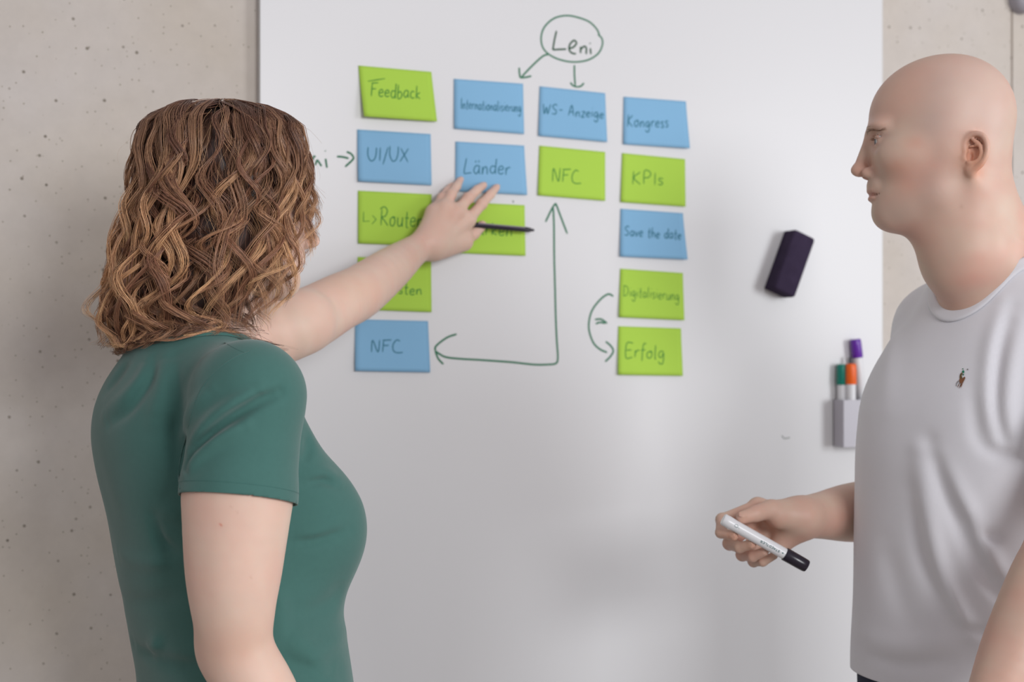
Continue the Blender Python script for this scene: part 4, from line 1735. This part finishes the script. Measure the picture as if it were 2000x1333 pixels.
# far arm with the hand on the board
FL = Body()
FL.tube(LA, LR)
mc = [W(914, 430, .036), W(892, 414, .043), W(868, 407, .042), W(848, 414, .034)]
fg = [
    [W(941, 399, .030), W(958, 380, .019), W(969, 367, .0085)],
    [W(915, 387, .036), W(932, 371, .021), W(943, 363, .0085)],
    [W(881, 380, .034), W(892, 364, .021), W(898, 353, .0085)],
    [W(863, 386, .026), W(873, 373, .016), W(880, 364, .0085)],
]
thb = ([W(868, 482, .040), W(902, 472, .026), W(925, 456, .018), W(941, 441, .014)], [.0160, .0140, .0105, .0088])
build_hand(FL, W(840, 475, .050), .0265, mc, fg, thb, 0.018, 0.0112,
           extra=[(W(852, 482, .046), W(905, 470, .030), .0185, .0165, .02),
                  (W(836, 470, .050), W(850, 428, .036), .016, .012, .02)], rs=0.93)
for m_, p_ in zip(mc, [q[0] for q in fg]):                       # tendons on the back of the hand
    a_ = m_ * .25 + W(838, 482, .050) * .75
    FL.cone(a_ + NRM * .012, m_ + NRM * .0045, .003, .0075, .010)
for q in fg:
    nail(FL, q[2], q[1], NRM * 1.0, .0044, .0058, .0012, .0050)
nail(FL, thb[0][3], thb[0][2], NRM + [0, 0, .4], .0048, .0062, .0012, .0070)
lo_ = np.min([LA[3], LA[-1]], 0) - [.10, .09, .10]
V, Fc = polygonise(FL, np.array([-.56, 1.84, 1.22]), W(980, 340, 0) + [.03, .08, .03], 0.0020)
parts.append((V, Fc))
# near arm
FR = Body()
FR.tube([RA[0], RA[0] * .5 + RA[1] * .5, RA[0] * .07 + RA[1] * .93] + RA[1:], [.044, .045, .0560] + RR[1:])
FR.ell(P(432, 1266, 1.618), (.024, .024, .030), None, .03)          # point of the elbow
FR.cone(P(402, 1291, 1.585), P(432, 1293, 1.565), .0008, .0006, .004, '-')
wl2 = RA[-1]
dl = nrm_(RA[-1] - RA[-2])
sd = nrm_(np.cross(dl, (0.3, -1, 0)))
ff = nrm_(np.cross(sd, dl))
lm = [wl2 + dl * .078 + ff * (.030 - .020 * i) for i in range(4)]
lf = [[m + dl * .034 + sd * .004, m + dl * .052 + sd * .012, m + dl * .064 + sd * .022] for m in lm]
lt = ([wl2 + dl * .02 + ff * .018, wl2 + dl * .05 + ff * .04 + sd * .01, wl2 + dl * .078 + ff * .046 + sd * .016, wl2 + dl * .098 + ff * .044 + sd * .02],
      [.0145, .0120, .0100, .0080])
build_hand(FR, wl2, .0265, lm, lf, lt, rs=.92)
V, Fc = polygonise(FR, (-.42, 1.50, .60), (-.10, 1.76, 1.28), 0.0028)
parts.append((V, Fc))
WB_ = Body()
w_torso(WB_, -.018)
WB_.cone(RA[0], RA[1], .052, .054, .02)
wank = lower_half(WB_, (-.335, 1.80, .86), wB, .97, -.006, spread=.085, girth=.88)
for a in wank:
    WB_.cone(a, a + wf * .09 - [0, 0, .045], .030, .020, .03)
V, Fc = polygonise(WB_, (-.65, 1.45, 0), (-.1, 2.1, 1.34), .009)
parts.append((V, Fc))
V, Fc = join(parts)
me = mesh_from(V, Fc)
spots = [
    (P(430, 1027, 1.535), (.0016, .02, .0016), (.62, .16, .09), .7),
    (P(462, 1003, 1.535), (.0011, .02, .0011), (.5, .26, .18), .4),
    (P(450, 990, 1.535), (.0010, .02, .0010), (.5, .26, .18), .3),
    (P(487, 1130, 1.54), (.0012, .02, .0012), (.5, .25, .16), .5),
    (P(465, 1265, 1.56), (.045, .05, .030), (.64, .38, .27), .35),
    (P(660, 560, 2.10), (.10, .06, .025), (.70, .42, .29), .35),
    (W(880, 420, .05), (.020, .03, .016), (.66, .36, .27), .4),
]
for q in fg:
    spots.append((q[0], (.008, .012, .008), (.64, .36, .28), .35))
    spots.append((q[2], (.008, .012, .008), (.66, .38, .32), .4))
set_tint(me, tint_skin(V, (.745, .515, .415), spots, 9, .045))
link('body', me, M['skin'], woman)
for y in (-1, 1):
    eye(woman, wT, hB, y, .955)

# --- green t-shirt
WT = Body()
w_torso(WT, .006)
n_torso = len(WT.n)
WT.chain([RA[0], RA[1], RA[2]], [.0615, .0655, .0600], .03, .01)
WT.chain([LA[0], LA[1] * .6 + LA[0] * .4], [.062, .057], .03, .01)


def q_(*pts, Y=1.62):
    return [surface_hit(WT, x, y, 1.40) for x, y in pts]


folds = []


for pts, w, a in (
        (q_((376, 885), (395, 862), (440, 822), (500, 785), (545, 768)), .0075, -.0075),
        (q_((372, 880), (400, 835), (450, 795), (510, 765)), .0085, .0070),
        (q_((362, 925), (388, 888), (425, 856), (480, 830)), .0075, .0050),
        (q_((362, 930), (368, 900), (385, 868)), .006, -.002),
        (q_((360, 850), (375, 800), (410, 760)), .010, .004),
        (q_((250, 705), (228, 735), (205, 765), Y=1.75), .010, -.005),
        (q_((290, 705), (275, 740), (245, 775), (205, 810), Y=1.74), .010, .005),
        (q_((300, 703), (292, 745), (255, 800), (215, 830), Y=1.73), .008, -.004),
        (q_((322, 698), (318, 750), (300, 820), Y=1.70), .012, .004),
        (q_((340, 700), (345, 780), (338, 880), (345, 980), Y=1.67), .010, -.004),
        (q_((330, 1000), (350, 1060), (375, 1110), Y=1.70), .010, .005),
        (q_((300, 1010), (325, 1070), (365, 1130), (385, 1160), Y=1.70), .009, -.005),
        (q_((230, 1080), (290, 1100), (360, 1110), Y=1.72), .010, .003),
        (q_((240, 1170), (310, 1175), (385, 1180), Y=1.72), .012, -.003),
        (q_((250, 1240), (300, 1265), (400, 1275), Y=1.72), .012, .0045),
        (q_((262, 1258), (320, 1290), (410, 1300), Y=1.72), .010, -.004),
        (q_((598, 930), (630, 922), (660, 935), Y=1.74), .007, .0028),
        (q_((596, 945), (630, 940), (655, 950), Y=1.74), .006, -.0028),
        (q_((588, 905), (600, 880), (598, 850), Y=1.74), .007, -.0035),
        (q_((575, 1060), (620, 1055), (680, 1035), Y=1.74), .007, -.0028),
        (q_((572, 1045), (620, 1038), (670, 1015), Y=1.74), .008, .002),
        (q_((545, 1190), (600, 1200), (650, 1170), (668, 1130), Y=1.74), .014, -.003),
        (q_((560, 1240), (600, 1270), (640, 1330), Y=1.74), .014, .004),
        (q_((590, 1290), (640, 1260), (672, 1230), Y=1.74), .012, .003),
        (q_((540, 1130), (548, 1180), (552, 1240), Y=1.7), .010, .003),
        (q_((500, 1280), (580, 1300), (660, 1310), Y=1.72), .012, -.003)):
    folds.append((pts, w, a * (1.5 if len(folds) < 4 else 1.0)))
for pts, w, a in folds:
    WT.fold(pts, w * .95, a * 1.65, dy=.6)
WT.disp(lambda p: .0014 * smooth_noise(p * np.array([1, 1, .7]), 30, 8, 3), (-.38, 1.8, 1.1), .8)
V, Fc = polygonise(WT, (-.66, 1.50, .83), (-.12, 2.12, 1.46), .0036)
V, Fc = cut(V, Fc, w_neck)
V, Fc = cut(V, Fc, lambda p: (.855 + 0.004 * np.sin((p[:, 0] + p[:, 1]) * 12)) - p[:, 2])
WTt = Body()
WTt.n = WT.n[:n_torso]


def hem_plane(p):
    c = RA[1]
    return (c[2] - .004 + .22 * (c[1] - p[:, 1]) - .075 * (p[:, 0] - c[0])) - p[:, 2]


def axis_d(p, a, b):
    ab = b - a
    h = np.clip(((p - a) @ ab) / (ab @ ab), 0, 1)
    return np.linalg.norm(p - a - h[:, None] * ab, axis=1)


def near_sleeve(p):
    arm = axis_d(p, RA[0], RA[2]) - .0655
    tor = WTt(p.astype(np.float32), .05)
    return np.where((arm < tor + .012) & (p[:, 2] < RA[0][2] - .05) & (axis_d(p, RA[0], RA[2]) < .080), hem_plane(p), -.05)


V, Fc = cut(V, Fc, near_sleeve)
dL = nrm_(LA[1] - LA[0])
V, Fc = cut(V, Fc, lambda p: np.where(axis_d(p, LA[0], LA[1]) < .08, (p - LA[0]) @ dL - .085, -.05))
me = mesh_from(V, Fc)
wshirt = link('t_shirt', me, M['shirt_green'], woman)
so = wshirt.modifiers.new('cloth', 'SOLIDIFY')
so.thickness = .0016
so.offset = -1
ring = surf_ring(WT, w_neck, np.array([-.396, 1.80, 0]), wB, .08, (1.30, 1.43))
band('collar', WT, ring, .0125, True, M['shirt_green'], wshirt, .0014)


def seam(name, pix, m, parent, r=.0007, y0=1.40):
    path = [surface_hit(WT, q[0], q[1], y0) for q in catmull([np.array([a, b, 0.0]) for a, b in pix], 8)]
    path = np.array([q for q in path if abs(WT(q[None].astype(np.float32), .05)[0]) < .006])
    for _ in range(3):
        path[1:-1] = .25 * path[:-2] + .5 * path[1:-1] + .25 * path[2:]
    V, Fc, _ = tube_strands(path[None], np.full((1, len(path)), r), sides=5)
    return link(name, mesh_from(V, Fc), m, parent)


s_ = seam('sleeve_seam', [(487, 688), (462, 697), (432, 717), (402, 748), (381, 790), (367, 840), (354, 890), (349, 930), (352, 955)], M['shirt_green'], wshirt, .0010)
seam('shoulder_seam', [(440, 670), (450, 676), (465, 684), (485, 692)], M['shirt_green'], wshirt, .0008)
# double stitching above the sleeve hem
pts = []
ax_ = nrm_(RA[2] - RA[0])
for dz in (.0125,):
    pl = []
    for i in range(90):
        an = 2 * math.pi * i / 90
        d = np.array([math.cos(an), math.sin(an), 0])
        rr = np.linspace(.04, .085, 90)
        c = np.array([np.interp(RA[1][2], [RA[1][2]], [RA[1][0]]), RA[1][1], RA[1][2]])
        q = c + rr[:, None] * d
        q[:, 2] = c[2] - .004 + .22 * (c[1] - q[:, 1]) - .075 * (q[:, 0] - c[0]) + dz
        f = WT(q.astype(np.float32), .05)
        k = np.nonzero(f > 0)[0]
        pl.append(q[k[0]] if len(k) else q[-1])
    pl = np.array(pl)
    bm = bmesh.new()
    for i in range(0, 90):
        a, b = pl[i], pl[(i + 1) % 90]
        if np.linalg.norm(a - b) > .01:
            continue
        for t0 in (0.0, .5):
            p0, p1 = a + (b - a) * t0, a + (b - a) * (t0 + .3)
            o_ = nrm_((p0 - c) * [1, 1, 0]) * .0004
            vs = [bm.verts.new(Vector(x)) for x in (p0 + o_ + [0, 0, .0003], p1 + o_ + [0, 0, .0003], p1 + o_ - [0, 0, .0003], p0 + o_ - [0, 0, .0003])]
            bm.faces.new(vs)
    tag(link('stitching', from_bm(bm), M['stitch'], wshirt), kind='stuff')

# trousers and shoes
FP = Body()
w_torso(FP, -.001, False)
wank = lower_half(FP, (-.335, 1.80, .86), wB, .97, .004, spread=.085, girth=1.05, hips=False)
V, Fc = polygonise(FP, (-.7, 1.45, .02), (-.05, 2.15, 1.0), .008)
V, Fc = cut(V, Fc, lambda p: p[:, 2] - .95)
V, Fc = cut(V, Fc, lambda p: .075 - p[:, 2])
link('trousers', mesh_from(V, Fc), M['jeans'], woman)
shoes(woman, wank, wB)

# ------------------------------------------------------------------ hair
rnd = np.random.RandomState(21)
HZ = lambda y: CAM_H + (666 - y) / 1520.0
tabl = np.array([  # y pixel, radius (m), centre x pixel
    (200, .004, 438), (204, .026, 438), (213, .052, 438), (229, .076, 437), (252, .094, 437), (300, .104, 437), (345, .106, 437), (400, .108, 431),
    (450, .109, 424), (500, .110, 414), (545, .110, 398), (585, .108, 386), (620, .100, 380), (645, .090, 376), (665, .080, 374), (690, .080, 376)], float)
s_t = np.concatenate([[0], np.cumsum(np.hypot(np.diff(tabl[:, 1]), np.diff(HZ(tabl[:, 0]))))])
HY = 1.815


def envelope(s, phi, fr):
    """s arc length (m) from the crown; phi azimuth (0 = +x, -pi/2 = towards the camera)"""
    r = np.interp(s, s_t, tabl[:, 1])
    y = np.interp(s, s_t, tabl[:, 0])
    cx = (np.interp(s, s_t, tabl[:, 2]) - 1000) / 1520.0
    z = HZ(y)
    dep = .96
    k = np.minimum(1, s / .10)
    rr = r * (1 - (1 - fr) * k)
    return np.stack([cx + rr * np.cos(phi), HY + rr * dep * np.sin(phi), z - (1 - fr) * .05 * (1 - k * .3)], -1)


S_, R_, C_ = [], [], []
M_ = 46
phF = math.atan2(.37, .93)
DARK = np.array([.095, .042, .031])
MID = np.array([.34, .150, .090])
GOLD = np.array([.98, .57, .30])
locks = []
for i in range(244):
    layer = rnd.choice([0, 1, 2], p=[.46, .34, .20])
    fr = [rnd.uniform(.96, 1.07), rnd.uniform(.82, .92), rnd.uniform(.66, .80)][layer]
    phi = -math.pi + 2 * math.pi * ((i * .61803) % 1.0)
    locks.append((phi, fr, layer))
for (phi, fr, layer) in locks:
    dphi = (phi - phF + math.pi) % (2 * math.pi) - math.pi
    af = abs(dphi)
    if af < .55:
        send = rnd.uniform(.225, .27)
    elif af < 1.0:
        send = rnd.uniform(.30, .37)
    else:
        send = rnd.uniform(.385, .45)
        if af < 1.45:
            send -= .06
    gold = rnd.uniform() ** 1.5
    if rnd.uniform() < .30 and layer == 0:
        gold = rnd.uniform(.7, 1.15)
    lam = rnd.uniform(.085, .135)
    amp = rnd.uniform(.008, .020) * (1.0 if layer else 1.0)
    ph0 = rnd.uniform(0, 6.28)
    hand_ = rnd.choice([-1, 1])
    rl = rnd.uniform(.0024, .0066)
    start = rnd.uniform(0.0, .05) if layer == 0 else rnd.uniform(.0, .09)
    part = rnd.uniform(-.035, .06)
    sweep = rnd.normal(0, .10)
    nst = int(rnd.uniform(18, 32))
    flick = (rnd.uniform(-.006, .014) if rnd.uniform() < .6 else rnd.uniform(.015, .034)) if af > 1.0 else rnd.uniform(.0, .022)
    ffq = rnd.uniform(.25, .6)
    for j in range(nst):
        a_, b_ = rnd.normal(size=2) * .55
        if math.hypot(a_, b_) > 1.25:
            a_, b_ = a_ * .6, b_ * .6
        send_j = send + rnd.normal(0, .008) - abs(rnd.normal(0, .008))
        s = np.linspace(start + rnd.uniform(-.004, .004), send_j, M_)
        s = np.maximum(s, 0)
        t = (s - s[0]) / (s[-1] - s[0])
        ss = s
        pp = phi + sweep * t + .10 * np.sin(s / .11 * 3.1 + ph0 * 1.7) * t
        P0 = envelope(ss, pp, fr)
        er = np.stack([np.cos(pp), np.sin(pp), 0 * pp], -1)
        et = np.stack([-np.sin(pp), np.cos(pp), 0 * pp], -1)
        w_ = np.clip((s - .055) / .14, 0, 1) ** 1.2
        arg = 2 * math.pi * s / lam * (1 + .10 * np.sin(s * 17 + ph0)) + ph0 + a_ * .16
        A = amp * w_ * (1 + .25 * t)
        tang = A * np.sin(arg) * hand_
        radl = A * .60 * np.cos(arg)
        width = rl * (.35 + .65 * np.clip(s / .10, 0, 1)) * (1 - .55 * t ** 3) * (1.15 - .3 * np.cos(arg * .5))
        e = t ** 5 * flick
        pts = P0 + et * (tang + a_ * width * 1.35)[:, None] + er * (radl + b_ * width * .7 + e)[:, None]
        # lift the curl ends
        pts[:, 2] += t ** 6 * flick * ffq
        # the parting: roots are spread along the top of the head
        dpt = np.array([.93, .37, 0])
        keep = np.clip(1 - s / .11, 0, 1)
        pts += dpt * (part * keep)[:, None]
        pts[:, 2] -= (abs(part) * .16 + max(part - .03, 0) * .5) * keep
        fz = rnd.normal(0, 1, 3) * .0016 * (t[:, None] ** 1.2) * np.sin(s * rnd.uniform(30, 70) + rnd.uniform(0, 6))[:, None]
        pts += fz
        S_.append(pts)
        r0 = rnd.uniform(.00028, .00048)
        R_.append(r0 * (1 - .75 * t ** 3))
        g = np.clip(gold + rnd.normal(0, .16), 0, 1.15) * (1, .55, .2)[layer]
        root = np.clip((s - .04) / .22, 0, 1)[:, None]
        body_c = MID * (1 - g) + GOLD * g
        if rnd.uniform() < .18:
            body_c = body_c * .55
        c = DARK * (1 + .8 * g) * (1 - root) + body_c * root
        C_.append(np.clip(c * rnd.uniform(.82, 1.15) * (1, .7, .42)[layer], 0, 1))  # deeper layers painted darker for the shade inside the hair
# loose flyaways
for i in range(380):
    phi = rnd.uniform(-math.pi, math.pi)
    dphi = abs((phi - phF + math.pi) % (2 * math.pi) - math.pi)
    send = rnd.uniform(.12, .52) if dphi > 1 else rnd.uniform(.1, .30)
    s = np.linspace(max(0, send - rnd.uniform(.10, .30)), send, M_)
    t = np.linspace(0, 1, M_)
    pp = phi + rnd.normal(0, .25) * t
    lam = rnd.uniform(.05, .11)
    arg = 2 * math.pi * s / lam + rnd.uniform(0, 6.28)
    P0 = envelope(s, pp, rnd.uniform(.97, 1.05))
    er = np.stack([np.cos(pp), np.sin(pp), 0 * pp], -1)
    et = np.stack([-np.sin(pp), np.cos(pp), 0 * pp], -1)
    A = rnd.uniform(.003, .012) * t
    o_ = rnd.uniform(.0, .018) * t ** 1.5
    S_.append(P0 + et * (A * np.sin(arg))[:, None] + er * (A * .6 * np.cos(arg) + o_)[:, None])
    R_.append(rnd.uniform(.00014, .00024) * (1 - .7 * t))
    C_.append(np.tile((MID if rnd.uniform() < .6 else GOLD * .8) * rnd.uniform(.8, 1.1), (M_, 1)))
S_ = np.array(S_)
# keep hair out of the shoulders
sh = S_.reshape(-1, 3).copy()
for _ in range(2):
    f = WT(sh.astype(np.float32), .05)
    m = f < .004
    if m.any():
        g = WT.grad(sh[m].astype(np.float32), band=.05)
        sh[m] += g * np.minimum(.004 - f[m], .03)[:, None]
S_ = sh.reshape(S_.shape)
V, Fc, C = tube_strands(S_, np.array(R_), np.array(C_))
# dark inner mass so that the scalp never shows, painted like shaded gaps
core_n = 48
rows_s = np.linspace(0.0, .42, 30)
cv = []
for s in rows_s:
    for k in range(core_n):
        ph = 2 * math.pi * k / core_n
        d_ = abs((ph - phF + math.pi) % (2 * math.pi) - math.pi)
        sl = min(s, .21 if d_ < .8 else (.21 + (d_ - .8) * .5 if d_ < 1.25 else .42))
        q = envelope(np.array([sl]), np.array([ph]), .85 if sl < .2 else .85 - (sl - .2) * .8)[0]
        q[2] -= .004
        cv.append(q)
cf = [(j * core_n + k, j * core_n + (k + 1) % core_n, (j + 1) * core_n + (k + 1) % core_n, (j + 1) * core_n + k) for j in range(29) for k in range(core_n)]
cv = np.array(cv)
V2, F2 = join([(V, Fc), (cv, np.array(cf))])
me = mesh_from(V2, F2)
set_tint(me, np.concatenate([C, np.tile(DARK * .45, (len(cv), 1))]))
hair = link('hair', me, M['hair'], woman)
hair['kind'] = 'stuff'

# ------------------------------------------------------------------ black pen in the hand on the board
pa, pb = W(872, 435, .027), W(1043, 450, .020)
pen = empty('pen', (pa + pb) / 2)
tag(pen, 'thin black pen held between the fingers of the hand touching the board', 'pen')
dp = nrm_(pb - pa)
Lp = np.linalg.norm(pb - pa)
lathe(pa, pa + dp * Lp * .93, [(0, .0001), (0, .0040), (.02, .0046), (.97, .0046), (1, .0042), (1, .0001)], 24, 'pen_body', M['black'], pen)
lathe(pa + dp * Lp * .93, pb, [(0, .0001), (0, .0040), (.35, .0040), (.5, .0026), (.8, .0024), (1, .0018), (1, .0001)], 20, 'pen_tip', M['black'], pen)
up_ = nrm_(NRM + np.array([0, 0, .9]))
bm = box_on(pa + dp * Lp * .62 + up_ * .0046, dp, nrm_(np.cross(up_, dp)), up_, Lp * .27, .0011, .0003)  # thin strip standing in for the highlight along the black pen
link('pen_highlight', from_bm(bm), M['pen_sheen'], pen)
